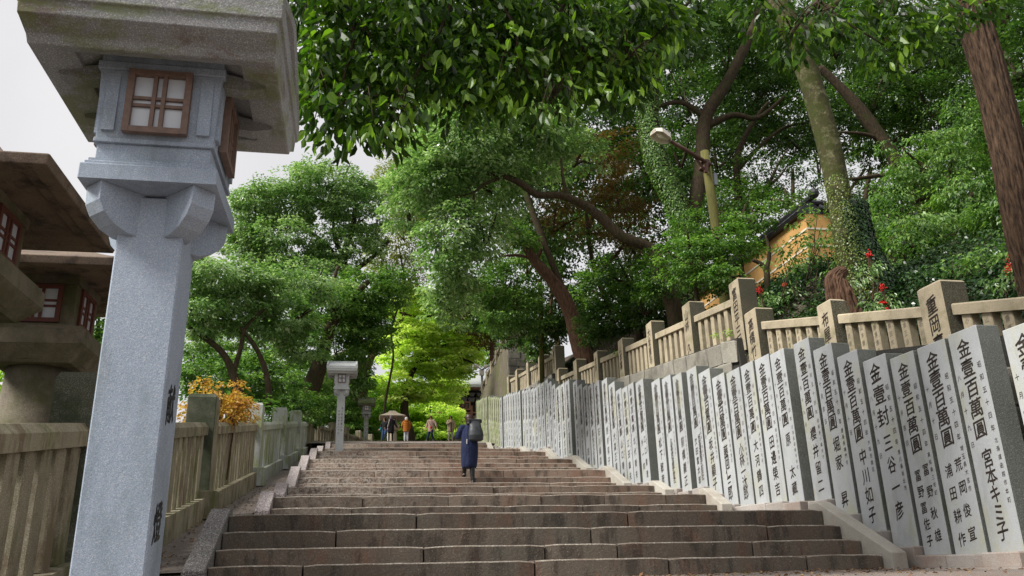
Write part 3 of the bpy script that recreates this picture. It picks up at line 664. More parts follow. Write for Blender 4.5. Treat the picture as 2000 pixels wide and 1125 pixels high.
def tall_lantern(loc, label, mat, roofmat, wood, group='square granite lanterns', text=None, rz=0, dirt=None):
    T = empty('stone_lantern', loc, label, 'lantern', group, rz=rz)
    hw = .123; H0 = 1.92
    m = MB().box(-hw, hw, -hw, hw, -.3, H0+.06, c=.006); m.build('post', mat, T)
    # bracket arms: rounded corbels crossing under the platform
    for k in range(4):
        # profile in (outward along the diagonal, z): flat end, rounded lower edge
        prof = [(.10, H0-.115), (.165, H0-.11), (.22, H0-.088), (.265, H0-.05), (.288, H0-.008), (.292, H0+.07), (.10, H0+.07)]
        a_ = math.pi/4+k*math.pi/2; ca, sa = math.cos(a_), math.sin(a_); mb = MB().prism(prof, -.052, .052, 'y')
        mb.v = [(x*ca-y*sa, x*sa+y*ca, z) for x, y, z in mb.v]
        mb.build('bracket', mat, T, bevel=.003)
    zp = H0+.07
    m = MB().box(-.255, .255, -.255, .255, zp, zp+.066, c=.004); m.box(-.243, .243, -.243, .243, zp+.066, zp+.083, c=.003); m.box(-.232, .232, -.232, .232, zp+.083, zp+.098)
    m.build('platform', mat, T)
    zb = zp+.098
    m = MB().box(-.215, .215, -.215, .215, zb, zb+.075)            # plinth
    m.box(-.228, .228, -.228, .228, zb+.075, zb+.095)
    m.frustum(0, 0, .222, .222, zb+.095, .236, .236, zb+.40)         # slightly flaring fire box
    m.box(-.246, .246, -.246, .246, zb+.40, zb+.435)
    m.box(-.237, .237, -.237, .237, zb+.435, zb+.50)
    box = m.build('fire_box', mat, T, bevel=.003)
    # raised corner panels on each face
    for face in ('-y', '+x', '-x', '+y'):
        for s in (-1, 1):
            pm = MB()
            a0, a1 = sorted((s*.156, s*.205)); d = .2345
            zz0, zz1 = zb+.125, zb+.385
            if face == '-y': pm.box(a0, a1, -d-.003, -.2, zz0, zz1)
            if face == '+y': pm.box(a0, a1, .2, d+.003, zz0, zz1)
            if face == '+x': pm.box(.2, d+.003, a0, a1, zz0, zz1)
            if face == '-x': pm.box(-d-.003, -.2, a0, a1, zz0, zz1)
            pm.build('raised_panel', mat, T)
        window(T, 0, zb+.257, .245, .285, {'-y': -.229, '+x': .229, '-x': -.229, '+y': .229}[face], wood, face)
    # roof: deep reverse-sloped underside, fascia in two steps, low slopes, ridge with end rolls
    ze = zb+.41; R = MB()
    def ring(hx, hy, z): return [(-hx, -hy, z), (hx, -hy, z), (hx, hy, z), (-hx, hy, z)]
    rings = [ring(.24, .24, ze+.06), ring(.31, .31, ze+.03), ring(.315, .315, ze+.005), ring(.40, .36, ze-.012), ring(.45, .385, ze-.02), ring(.46, .392, ze-.018), ring(.463, .41, ze+.012), ring(.47, .48, ze+.045), ring(.472, .49, ze+.05), ring(.476, .494, ze+.105), ring(.488, .505, ze+.112), ring(.49, .507, ze+.205), ring(.475, .49, ze+.22), ring(.45, .24, ze+.35), ring(.43, .09, ze+.405)]
    v = [p for r in rings for p in r]; n = len(rings)
    f = [(4*k+i, 4*k+(i+1) % 4, 4*(k+1)+(i+1) % 4, 4*(k+1)+i) for k in range(n-1) for i in range(4)]+[(0, 3, 2, 1), tuple(4*(n-1)+i for i in range(4))]
    rf = R.add(v, f).build('roof', roofmat, T, bevel=.004)
    for s in (-1, 1):       # arms holding the eaves
        for off in (-.17, .17):
            MB().prism([(s*.235, ze-.035), (s*.31, ze-.045), (s*.40, ze-.03), (s*.405, ze+.0), (s*.235, ze+.03)], off-.035, off+.035, 'y').build('eave_bracket', roofmat, T)
    rd = MB().box(-.43, .43, -.06, .06, ze+.39, ze+.46, c=.01); rd.build('ridge', roofmat, rf)
    for s in (-1, 1):
        e = MB(); e.tube([(s*.455, -.49, ze+.22), (s*.455, -.25, ze+.35), (s*.455, 0, ze+.45), (s*.455, .25, ze+.35), (s*.455, .49, ze+.22)], .036, 8); e.build('verge_roll', roofmat, rf)
    if text:
        e = MB()
        for (t, face, c0, z, sz, pt, mat_) in text: column(e, t, face, c0, z, sz, pt, {'+x': hw+.0015, '-y': -hw-.0015}[face], width=.8)
        e.build('inscription', M['ink_black'], T)
    return T
NEARL = tall_lantern((-.84, 3.34, -.4), 'tall blue-grey granite lantern nearest the camera, its mossy roof cut off above', M['granite_blue'], M['granite_dirty'], M['wood'],
             text=[('献', '+x', -.01, 1.16, .16, .3, 0), ('燈', '+x', -.01, .72, .16, .3, 0)])
tall_lantern((-.565, 26.7, 3.72), 'pale square granite lantern standing on the left end of the steps', M['granite'], M['granite'], M['wood'],
             text=[('こんぴら海上安全丸' if all(c in GL for c in 'こんぴら') else '海上安全祈願八丸', '-y', .045, 1.4, .075, .1, 0), ('世話人商工八千代', '-y', -.045, 1.3, .065, .1, 0)])
tall_lantern((at(715, 830, 46).x, 46, 6.42), 'grey square granite lantern with mossy roof, farther and smaller', M['granite_dirty'], stone('mossy_lantern_roof', (120, 122, 104), (92, 98, 70), moss=(86, 104, 48), moss_at=(.4, .55), moss_amt=.8, moss_scale=5), M['wood'], text=[('海上安全世話人', '-y', 0, 1.2, .08, .11, 0)])

# ------------------------------------------------------------------ old round-shafted lanterns
def drum_lantern(loc, label, s=1.0, shaft=2.05, roofh=.97, mat=None, roofmat=None, base=True, rz=0, group='old drum-shafted stone lanterns'):
    T = empty('old_stone_lantern', loc, label, 'lantern', group, rz=rz); mat = mat or M['old']; roofmat = roofmat or M['old_roof']
    z = shaft
    MB().loft([(-.5, 0, 0, .42, .42), (0, 0, 0, .42, .42), (shaft*.5, 0, 0, .36, .36), (shaft, 0, 0, .325, .325)], 28).build('shaft', mat, T, smooth=True)
    p = MB().loft([(z-.002, 0, 0, .33, .33), (z+.03, 0, 0, .44, .44)], 28)
    p.frustum(0, 0, .40, .40, z+.0, .55, .55, z+.17); p.box(-.55, .55, -.55, .55, z+.17, z+.33, c=.015); p.box(-.5, .5, -.5, .5, z+.33, z+.37)
    p.build('platform', mat, T)
    zb = z+.37
    b = MB().box(-.40, .40, -.40, .40, zb, zb+.05); b.box(-.36, .36, -.36, .36, zb+.05, zb+.50); b.box(-.38, .38, -.38, .38, zb+.50, zb+.6)
    b.build('fire_box', mat, T, bevel=.006)
    for face in ('-y', '+x', '-x', '+y'): window(T, 0, zb+.28, .46, .42, {'-y': -.359, '+x': .359, '-x': -.359, '+y': .359}[face], M['wood_red'], face)
    ze = zb+.57; h = roofh
    def ring(a, zz): return [(-a, -a, zz), (a, -a, zz), (a, a, zz), (-a, a, zz)]
    rings = [ring(.36, ze+.03), ring(.66, ze+.04), ring(.69, ze+.0), ring(.78, ze-.01), ring(.81, ze-.04), ring(h-.02, ze-.05), ring(h, ze+.035), ring(h-.03, ze+.05), ring(h*.72, ze+.16), ring(h*.4, ze+.32), ring(h*.24, ze+.5)]
    v = [q for r in rings for q in r]; n = len(rings)
    f = [(4*k+i, 4*k+(i+1) % 4, 4*(k+1)+(i+1) % 4, 4*(k+1)+i) for k in range(n-1) for i in range(4)]+[(0, 3, 2, 1), tuple(4*(n-1)+i for i in range(4))]
    rf = MB().add(v, f).build('roof', roofmat, T, bevel=.01)
    if group != 'far lantern': MB().loft([(ze+.48, 0, 0, .12, .12), (ze+.56, 0, 0, .14, .14), (ze+.6, 0, 0, .1, .1), (ze+.7, 0, 0, .12, .12), (ze+.78, 0, 0, .02, .02)], 14).build('finial', roofmat, T, smooth=True)
    if base:
        MB().frustum(0, 0, .75, .75, -.6, .6, .6, -.05).build('pedestal', mat, T)
    T.scale = (s, s, s)
    return T
SH = 2.0
drum_lantern((-3.38, 7.15, 2.27-SH), 'old brown stone lantern at the far left edge, nearer of the two behind the fence', shaft=SH)
drum_lantern((-3.38, 9.4, 2.27-SH), 'old brown stone lantern with a drum shaft, half hidden behind the near granite lantern post', shaft=SH)
DL = at(765, 866, 55)
drum_lantern((DL.x, 55, 8.0), 'small far beige stone lantern with wide roof, behind the walkers', s=.88, shaft=1.15, mat=stone('beige_stone', (176, 164, 142), (140, 128, 108), speck=.3), roofmat=stone('beige_roof_stone', (140, 128, 110), (100, 90, 78), speck=.3), group='far lantern')

# ------------------------------------------------------------------ bastion wall far right, yellow wall, gate, poles
bw = empty('slanted_wall', (7.9, 42, 8), 'tall mossy brown wall slanting down beyond the far end of the stone fence', 'wall', kind='thing')
A0, A1 = Vector((7.75, 42, 0)), Vector((8.3, 57, 0))
m = MB(); v = []
for i in range(9):
    t = i/8; p = A0.lerp(A1, t); ztop = 12.2-(.5*t); zl = 6.5+t*1.5
    v += [(p.x-.35+.0*t, p.y, zl), (p.x+.02*math.sin(i*2.), p.y, zl+(ztop-zl)*.5), (p.x+.15, p.y, ztop), (p.x+1.2, p.y, ztop), (p.x+1.2, p.y, zl)]
f = [(i*5+k, (i+1)*5+k, (i+1)*5+k+1, i*5+k+1) for i in range(8) for k in range(4)]+[(4, 3, 2, 1, 0), (40, 41, 42, 43, 44)]
put(m.add(v, f).build('wall_face', M['slope_wall']), bw)
for k in range(6):
    t = .05+k/6; p = A0.lerp(A1, t); z = 12.2-.5*t
    put(MB().box(p.x+.1, p.x+.34, p.y, p.y+.3, z-.1, z+.75, c=.02).build('post', M['fence_l']), bw)
    q = A0.lerp(A1, min(1, t+1/6))
    put(MB().tube([(p.x+.2, p.y, z+.5), (q.x+.2, q.y, z+.42)], .07, 6).build('rail', M['fence_l']), bw)
# masonry front of the bastion: picked stones on a plain core
put(MB().box(7.74, 10.6, 41.75, 42.0, 7.2, 11.3).build('core', M['block']), bw)
for r in range(9):
    x = 7.72
    while x < 10.2:
        wd = random.uniform(.4, .7); put(MB().box(x+.012, x+wd-.012, 41.66-random.uniform(0, .03), 41.8, 7.35+r*.42, 7.35+r*.42+.4, c=.03, jit=.015).build('stone_block', M['block']), bw); x += wd

yw = empty('ochre_wall', (12, 19, 7), 'ochre plaster wall with five white lines and dark roof tiles above the ivy bank', 'wall', kind='thing')
zt = 9.25
put(MB().box(12, 12.4, 19, 33, 5.5, zt).build('long_face', M['ochre']), yw)
put(MB().box(12.402, 22, 19.002, 19.4, 5.5, zt).build('short_face', M['ochre']), yw)
for k in range(5):
    z = zt-.45-k*.5
    put(MB().box(11.985, 11.998, 19.01, 32.9, z-.025, z+.025).build('white_line', M['white']), yw)
    put(MB().box(12.01, 21.9, 18.985, 18.998, z-.025, z+.025).build('white_line', M['white']), yw)
put(MB().prism([(11.85, zt+.0), (12.55, zt+.0), (12.6, zt+.08), (12.2, zt+.4), (11.8, zt+.08)], 18.99, 33, 'y').build('roof', M['tile']), yw)
put(MB().prism([(18.85, zt), (19.55, zt), (19.6, zt+.08), (19.2, zt+.4), (18.8, zt+.08)], 12.6, 22, 'x').build('roof', M['tile']), yw)
tc = MB().tube([(0, -.36, .06), (0, -.2, .19), (0, 0, .36)], .055, 6); tme = tc.mesh('roof_tile', M['tile'], True)
for k in range(36):
    o = inst('roof_tile', tme, yw, (12.6+k*.26-12, 19.2-19, zt-7)); 
tc = MB().tube([(-.36, 0, .06), (-.2, 0, .19), (0, 0, .36)], .055, 6); tme2 = tc.mesh('roof_tile', M['tile'], True)
for k in range(50): inst('roof_tile', tme2, yw, (.2, k*.27+.15, zt-7))
put(MB().tube([(12.2, 18.75, zt+.45), (12.2, 33, zt+.42)], .09, 8).build('ridge', M['tile']), yw)
put(MB().ball((12.2, 18.75, zt+.5), .15, 10, 6).build('ridge_end_tile', M['tile']), yw)
put(MB().tube([(12.2, 19.2, zt+.43), (22, 19.2, zt+.42)], .09, 8).build('ridge', M['tile']), yw)

# gate hall at the end of the path
GP = at(905, 790, 92); gx, gy, gz = GP.x, 92, GP.z
gt = empty('gate_hall', (gx, gy, gz-3.4), 'dark wooden gate hall with pale grey roof and framed plaque beyond the maple trees', 'building')
def gb(n, m, *a, **k): return put(MB().box(gx+a[0], gx+a[1], gy+a[2], gy+a[3], gz+a[4], gz+a[5]).build(n, m), gt)
gb('wall', M['gwood'], -3, 3.2, .5, 5, -6, 1.6)
for k, x in enumerate((-2.4, -1.15, .95, 2.2)): gb('column', M['grail'], x-.13, x+.13, .1, .4, -6, -.1)
for z in (-.9, -1.35, -1.8, -2.3): gb('beam', M['grail'], -3, 3, .05, .3, z-.07, z+.07)
for k in range(24): gb('lattice_bar', M['gpaint'], -1.0+k*.08, -.97+k*.08, .2, .3, -2.2, -.95)
for k in range(7):
    x = -2.7+k*.9; put(MB().prism([(gx+x-.3, gz+.25), (gx+x+.3, gz+.25), (gx+x+.42, gz+.75), (gx+x-.42, gz+.75)], gy-.4, gy+.4, 'y').build('bracket_block', M['gpaint']), gt)
    put(MB().prism([(gx+x-.2, gz+.82), (gx+x+.2, gz+.82), (gx+x+.4, gz+1.2), (gx+x-.4, gz+1.2)], gy-.8, gy+.3, 'y').build('bracket_block', M['gpaint']), gt)
gb('eave_beam', M['grail'], -3.3, 3.4, -1.5, -1.2, 1.5, 1.65)
put(MB().prism([(gy-1.9, gz+1.65), (gy+6.5, gz+1.65), (gy+6.5, gz+1.8), (gy+2.3, gz+4.2), (gy-1.9, gz+1.95)], gx-4, gx+4.2, 'x').build('roof', M['groof']), gt)
pq = [(-.85, -.35), (.75, -.35), (.9, .45), (-.7, .45)]
pl_ = put(MB().box(gx-1.05, gx+.65, gy-.6, gy-.5, gz-.65, gz+.12).build('plaque', M['gwood']), gt)
e = MB()
for a in ((-1.12, .72, -.72, -.6), (-1.12, .72, .1, .22)): e.box(gx+a[0], gx+a[1], gy-.66, gy-.5, gz+a[2], gz+a[3])
for a in ((-1.12, -1.0), (.6, .72)): e.box(gx+a[0], gx+a[1], gy-.66, gy-.5, gz-.6, gz+.1)
e.build('plaque_frame', M['grail'], pl_)
e = MB(); column(e, '神', '-y', gx-.6, gz-.27, .42, 1, gy-.605); column(e, '大', '-y', gx-.15, gz-.27, .42, 1, gy-.605); column(e, '正', '-y', gx+.3, gz-.27, .42, 1, gy-.605)
e.build('lettering', M['grail'], pl_)

# street lamp on a wooden pole
sl_ = empty('street_lamp', (9.3, 19, 6.2), 'old street lamp with open white head on a mossy wooden pole among the trees', 'street lamp')
lo = [at(1418, 600, 19), at(1398, 440, 19), at(1376, 296, 19)]
put(MB().tube([Vector((lo[0].x+.05, 19, lo[0].z-1.2)), lo[0], lo[1], lo[2]], [.16, .15, .135, .12], 12).build('pole', M['pole'], smooth=True), sl_)
P0 = at(1388, 322, 18.85); P1 = at(1345, 296, 18.6); P2 = at(1308, 275, 18.4)
put(MB().tube([P0, P1, P2], .05, 8).build('arm', M['rust'], smooth=True), sl_)
put(MB().tube([at(1378, 335, 18.87), at(1352, 299, 18.7)], .035, 4).tube([at(1380, 316, 18.8), at(1379, 337, 18.8)], .06, 4).build('brace', M['rust']), sl_)
for v_ in (318, 330): put(MB().tube([at(1376, v_, 19)+Vector((0, 0, -.02)), at(1376, v_, 19)+Vector((0, 0, .04))], .15, 12).build('clamp_ring', M['rust']), sl_)
put(MB().tube([at(1396, 340, 18.95), at(1398, 362, 18.95)], .07, 8).build('ballast_box', M['steel']), sl_)
# lamp head: a boat-shaped hood open at the bottom with a bulb
hd = (P2-P1).normalized(); sidev = hd.cross(Vector((0, 0, 1))).normalized(); upv = sidev.cross(hd).normalized()
c = P2+hd*.0
def hp(a, b, d): return c+hd*a+sidev*b+upv*d
v = []
prof = [(0, .09, .10), (.12, .2, .16), (.42, .24, .17), (.55, .15, .1)]
for a, w_, h_ in prof: v += [hp(a, -w_, -.06), hp(a, -w_*.75, h_*.6), hp(a, 0, h_), hp(a, w_*.75, h_*.6), hp(a, w_, -.06)]
for a, w_, h_ in prof: v += [hp(a, -w_*.86, -.058), hp(a, -w_*.62, h_*.5), hp(a, 0, h_*.85), hp(a, w_*.62, h_*.5), hp(a, w_*.86, -.058)]
f = []
for i in range(3):
    for k in range(4): f.append((i*5+k, i*5+k+1, (i+1)*5+k+1, (i+1)*5+k)); f.append((20+i*5+k, 20+(i+1)*5+k, 20+(i+1)*5+k+1, 20+i*5+k+1))
    f.append((i*5, (i+1)*5, 20+(i+1)*5, 20+i*5)); f.append((i*5+4, 20+i*5+4, 20+(i+1)*5+4, (i+1)*5+4))
f += [(0, 1, 2, 3, 4), (19, 18, 17, 16, 15), (20, 21, 22, 23, 24), (39, 38, 37, 36, 35), (15, 35, 39, 19), (0, 4, 24, 20)]
put(MB().add(v, f).build('hood', M['lampw']), sl_)
put(MB().tube([hp(.06, 0, 0), hp(.2, 0, -.005), hp(.3, 0, -.01), hp(.42, 0, -.01)], [.03, .035, .075, .04], 10).build('bulb', M['bulb'], smooth=True), sl_)

ms = empty('street_lamp', (at(947, 800, 60).x, 60, 8), 'slender grey steel lamp post with two heads in front of the gate hall', 'street lamp')
b0, b1 = at(944, 815, 60), at(941, 722, 60)
put(MB().tube([b0, b1], .09, 8).build('pole', M['steel'], smooth=True), ms)
q1, q2 = at(926, 712, 59.6), at(953, 714, 60)
put(MB().tube([b1, at(938, 720, 60), q1], .05, 6).build('arm', M['steel']), ms)
put(MB().tube([b1, q2], .05, 6).build('arm', M['steel']), ms)
put(MB().tube([q1, at(934, 717, 59.7)], [.1, .16], 8).build('lamp_head', M['lampw']), ms)
put(MB().tube([q2, at(946, 717, 60)], [.1, .16], 8).build('lamp_head', M['lampw']), ms)
qq = at(941, 728, 59.8); put(MB().box(qq.x-.17, qq.x+.17, 59.65, 59.9, qq.z-.2, qq.z+.2).build('speaker_box', M['lampw']), ms)
wp = empty('utility_pole', (at(1060, 690, 30).x+.9, 31, 6), 'thin mossy wooden pole rising behind the tall far fence post', 'pole')
a_, b_ = at(1057, 700, 31), at(1056, 600, 31)
put(MB().tube([Vector((a_.x, 31, a_.z-1.5)), b_, b_+Vector((0, 0, 1.2))], [.11, .1, .09], 10).build('pole', M['pole'], smooth=True), wp)
cw = empty('overhead_cable', (7, 60, 11), 'thin dark cable sagging from the slanted wall to the steel lamp post', 'cable')
pts = [at(1010, 668, 44), at(985, 690, 50), at(960, 712, 56), at(938, 724, 60), at(900, 729, 64), at(860, 722, 68)]
put(MB().tube(pts, .022, 5, sub=4).build('cable', M['ink_black']), cw)

# ------------------------------------------------------------------ foliage
def leaf_mesh(name, P, D, Nn, L, Wd, tint, mat, fold=.12, near=False):
    """P base points, D directions, Nn normals (n x 3); L, Wd lengths; one four-sided folded leaf each"""
    n = len(P); D = D/np.linalg.norm(D, axis=1, keepdims=True)
    Sd = np.cross(D, Nn); Sd /= np.linalg.norm(Sd, axis=1, keepdims=True)+1e-9
    U = np.cross(Sd, D)
    L = L[:, None]; Wd = Wd[:, None]
    if near:
        V = np.empty((n, 8, 3), np.float32)          # two curled halves along the midrib
        tip = P+D*L-U*L*.16; mid = P+D*L*.5-U*L*.02
        V[:, 0] = P; V[:, 1] = P+D*L*.28+Sd*Wd*.42+U*L*fold; V[:, 2] = P+D*L*.68+Sd*Wd*.44+U*L*fold*.5; V[:, 3] = tip
        V[:, 4] = P; V[:, 5] = tip; V[:, 6] = P+D*L*.68-Sd*Wd*.44+U*L*fold*.5; V[:, 7] = P+D*L*.28-Sd*Wd*.42+U*L*fold
        me = bpy.data.meshes.new(name)
        me.vertices.add(8*n); me.vertices.foreach_set('co', V.reshape(-1))
        me.loops.add(8*n); me.loops.foreach_set('vertex_index', np.arange(8*n, dtype=np.int32))
        me.polygons.add(2*n); me.polygons.foreach_set('loop_start', np.arange(0, 8*n, 4, dtype=np.int32)); me.polygons.foreach_set('loop_total', np.full(2*n, 4, np.int32))
        a = me.attributes.new('tint', 'FLOAT', 'FACE'); a.data.foreach_set('value', np.repeat(tint, 2).astype(np.float32))
        me.materials.append(mat); me.update(calc_edges=True); return me
    V = np.empty((n, 4, 3), np.float32)
    V[:, 0] = P; V[:, 1] = P+D*L*.45+Sd*Wd*.5+U*L*fold; V[:, 2] = P+D*L-U*L*.1; V[:, 3] = P+D*L*.45-Sd*Wd*.5+U*L*fold
    me = bpy.data.meshes.new(name)
    me.vertices.add(4*n); me.vertices.foreach_set('co', V.reshape(-1))
    me.loops.add(4*n); me.loops.foreach_set('vertex_index', np.arange(4*n, dtype=np.int32))
    me.polygons.add(n); me.polygons.foreach_set('loop_start', np.arange(0, 4*n, 4, dtype=np.int32)); me.polygons.foreach_set('loop_total', np.full(n, 4, np.int32))
    a = me.attributes.new('tint', 'FLOAT', 'FACE'); a.data.foreach_set('value', tint.astype(np.float32))
    me.materials.append(mat); me.update(calc_edges=True); return me
LEAFCOUNT = [0]
def unit(n, rng=RNG):
    v = rng.normal(size=(n, 3)); return v/np.linalg.norm(v, axis=1, keepdims=True)
def foliage(name, parent, mat, blobs, L=.1, Wr=.45, s=.32, m=34, dens=1., droop=.35, flat=.45, shell=.55, tint=(.5, .22), upn=1., bottom=1.):
    """blobs in photo terms (u, v, y, ru, rv, ry[, k]): converted to points and radii at y metres"""
    Ps, Ds, Ns, Ts = [], [], [], []
    big = name in ('crown', 'shrubs', 'woods')
    if big: L, Wr, m, dens = L*1.04, Wr*1.2, m*2.45, dens*1.35
    for b in blobs:
        u, v, y, ru, rv, ry = b[:6]; k = b[6] if len(b) > 6 else 1.
        c = at(u, v, y); d = depth(c)/F_PX; R = np.array([ru*d, ry, rv*d]); c = np.array(c)
        area = (R[0]*R[2]*2+R[0]*R[1]+R[1]*R[2])*1.6
        K = max(3, int(area/(s*s)*1.05*dens*k))
        dv = unit(K); ph = RNG.uniform(0, 6.28, 4)
        lump = 1+.16*np.sin(dv[:, 0]*5+ph[0])+.14*np.sin(dv[:, 2]*6+ph[1])+.1*np.sin(dv[:, 1]*7+ph[2])
        rad = (RNG.uniform(shell**3, 1, K)**(1/3))*lump
        cc = c+dv*R*rad[:, None]
        ct = RNG.normal(0, .16, K)                 # each spray has its own tone
        mm = max(6, int(m))
        a = RNG.uniform(0, 2*np.pi, (K, mm)); r = np.sqrt(RNG.uniform(0, 1, (K, mm)))*s*RNG.uniform(.6, 1.25, (K, 1))
        off = np.stack([np.cos(a)*r, np.sin(a)*r, RNG.normal(0, flat*.35, (K, mm))*s-(r/s)**2*s*.22], -1)
        p = (cc[:, None]+off).reshape(-1, 3)
        radial = np.stack([np.cos(a), np.sin(a), np.zeros_like(a)], -1).reshape(-1, 3)
        outd = np.repeat(dv, mm, 0); n = len(p)
        D = radial*.8+outd*.35+unit(n)*.45; D[:, 2] -= droop
        Nn = outd*.35+unit(n)*.55; Nn[:, 2] += upn
        t = np.repeat(ct, mm)+RNG.normal(tint[0], tint[1], n)*1.
        Ps.append(p); Ds.append(D); Ns.append(Nn); Ts.append(t)
    P = np.concatenate(Ps); D = np.concatenate(Ds); Nn = np.concatenate(Ns); T = np.clip(np.concatenate(Ts), 0, 1)
    n = len(P); LEAFCOUNT[0] += n
    near = name == 'foliage'
    l = L*RNG.uniform(.5 if near else .65, 1.35 if near else 1.25, n); w = l*Wr*RNG.uniform(.8, 1.2, n)
    o = bpy.data.objects.new(name, leaf_mesh(name, P, D, Nn, l, w, T, mat, near=near)); COL.objects.link(o)
    if parent: put(o, parent)
    return o
def pp(pts, y): return [at(u, v, y if not isinstance(y, (list, tuple)) else y[i]) for i, (u, v) in enumerate(pts)]
def trunkpart(parent, name, pts, y, rpx, mat, rough=.06, n=12, seed=1, sub=5):
    P = pp(pts, y); 
    if name == 'trunk': P = [P[0]-Vector((0, 0, 2.2))]+P; rpx = [rpx[0]*1.15]+list(rpx)
    R = [max(.008, r*depth(p)/F_PX/2) for r, p in zip(rpx, P)]
    return put(MB().tube(P, R, n, rough=rough, seed=seed, sub=sub, ridge=.12 if name == 'wood' else 0).build(name, mat, smooth=name != 'wood'), parent)
def tree(name, label, base_uv, y, group=None, cat='tree'):
    p = at(base_uv[0], base_uv[1], y); return empty(name, p, label, cat, group)
def twigs(parent, blobs, mat, n, rad=.02, seed=3):
    """limbs running out from the middle of each crown mass towards its edge"""
    rr = random.Random(seed); mb = MB()
    for b in blobs:
        u, v, y, ru, rv, ry = b[:6]; c = at(u, v+rv*.5, y); d = depth(c)/F_PX
        for k in range(n):
            a = rr.uniform(-.3, math.pi+.3); e = at(u, v, y)+Vector((math.cos(a)*ru*d*.85, rr.uniform(-.8, .8)*ry, math.sin(a)*rv*d*.85))
            mid = c.lerp(e, .5)+Vector((rr.uniform(-.2, .2), rr.uniform(-.2, .2), rr.uniform(-.1, .3)))*ru*d*.4
            mb.tube([c, mid, e], [rad*2.2, rad*1.4, rad*.5], 6, sub=3)
    return tag(put(mb.build('branch', mat, smooth=True), parent), kind='stuff')

GRP = 'trees on the wooded bank'; GRL = 'trees left of the stone fence'
# near tree on the right: ridged trunk, overhead boughs and the hanging leaves
t1 = tree('camphor_tree', 'large rough-barked tree whose leafy boughs hang across the top of the view', (2010, 500), 8)
P = [Vector((8.25, 8, 2.4)), at(2018, 500, 8), at(1990, 400, 8), at(1968, 290, 8), at(1940, 170, 8), at(1908, 60, 8), at(1870, -60, 8), at(1800, -260, 8)]
put(MB().tube(P, [.32, .235, .205, .2, .2, .205, .21, .2], 110, rough=.03, seed=4, sub=16, ridge=.075).build('trunk', M['bark1'], smooth=True), t1)
top = P[-1]
bl = [(1500, -160, 7.6), (1150, -90, 7.4), (900, -60, 7.2), (680, -60, 7.0)]
put(MB().tube([top]+[at(*q) for q in bl], [.17, .11, .08, .05, .03], 10, rough=.08, seed=8, sub=5).build('bough', M['bark3'], smooth=True), t1)
for q in ([(1500, -160, 7.6), (1340, 10, 7.4), (1240, 110, 7.3)], [(1150, -90, 7.4), (1080, 60, 7.2), (1060, 190, 7.1)], [(900, -60, 7.2), (860, 60, 7.1), (780, 200, 7)], [(680, -60, 7), (690, 80, 7), (640, 240, 6.9)],
          [(900, -60, 7.2), (1000, 40, 7), (1010, 150, 7)], [(1500, -160, 7.6), (1600, 0, 7.2), (1730, 90, 7)], [(1600, 0, 7.2), (1550, 60, 7), (1545, 110, 7)]):
    put(MB().tube([at(*w) for w in q], [.035, .018, .007], 7, sub=4).build('branch', M['bark3'], smooth=True), t1)
over = [(620, 40, 7.3, 90, 90, .8), (600, 150, 7.2, 60, 70, .5), (640, 215, 7, 60, 55, .45), (700, 120, 7.3, 110, 100, .8), (720, 225, 7, 70, 38, .45), (785, 235, 6.9, 40, 40, .3, .8), (800, 60, 7.3, 140, 100, .9), (830, 160, 7.2, 110, 50, .6),
        (920, 40, 7.4, 140, 90, .9), (930, 135, 7.2, 100, 55, .6), (1010, 60, 7.5, 130, 100, .9), (1010, 170, 7.2, 80, 50, .5), (1080, 205, 7, 38, 36, .3), (1110, 70, 7.4, 120, 90, .8), (1150, 135, 7.2, 90, 45, .5), (1220, 140, 7.2, 60, 45, .4), (1240, 50, 7.4, 90, 80, .7),
        (1300, 20, 7.4, 70, 70, .6, .8), (700, -60, 7.3, 200, 60, 1), (1000, -70, 7.4, 300, 60, 1),
        (1500, 10, 7, 50, 40, .4), (1545, 75, 6.9, 50, 48, .3, .8), (1600, 40, 7, 80, 40, .4, .8), (1700, 40, 7.1, 90, 50, .5), (1745, 100, 7, 60, 40, .35, .8), (1800, 50, 7.1, 80, 45, .4, .8), (1880, 10, 7.1, 70, 30, .4)]
tag(foliage('foliage', t1, M['l_over'], over, L=.13, Wr=.44, s=.22, m=13, dens=1.0, droop=.95, flat=.9, upn=.35, shell=.3, tint=(.42, .3)), kind='stuff')
inner = [(u, v-10, y+1.4, ru*1.05, rv*.85, .8, .8) for (u, v, y, ru, rv, *_) in over if u < 1320 and rv > 45]
tag(foliage('inner_foliage', t1, M['l_dark'], inner, L=.15, Wr=.46, s=.3, m=14, dens=.85, droop=.8, flat=.9, upn=.4, shell=.2), kind='stuff')
mb = MB(); rr = random.Random(5)
for k in range(170):
    b = rr.choice(over); c = at(b[0], b[1]-b[4]*.4, b[2]); d = depth(c)/F_PX
    e1 = c+Vector((rr.uniform(-1, 1)*b[3]*d*.6, rr.uniform(-.4, .4), rr.uniform(-.2, .6)*b[4]*d)); e2 = e1+Vector((rr.uniform(-.25, .25), rr.uniform(-.15, .15), -rr.uniform(.15, .5)))
    mb.tube([c, e1, e2], [.009, .006, .003], 5, sub=3)
tag(put(mb.build('twig', M['bark3'], smooth=True), t1), kind='stuff')
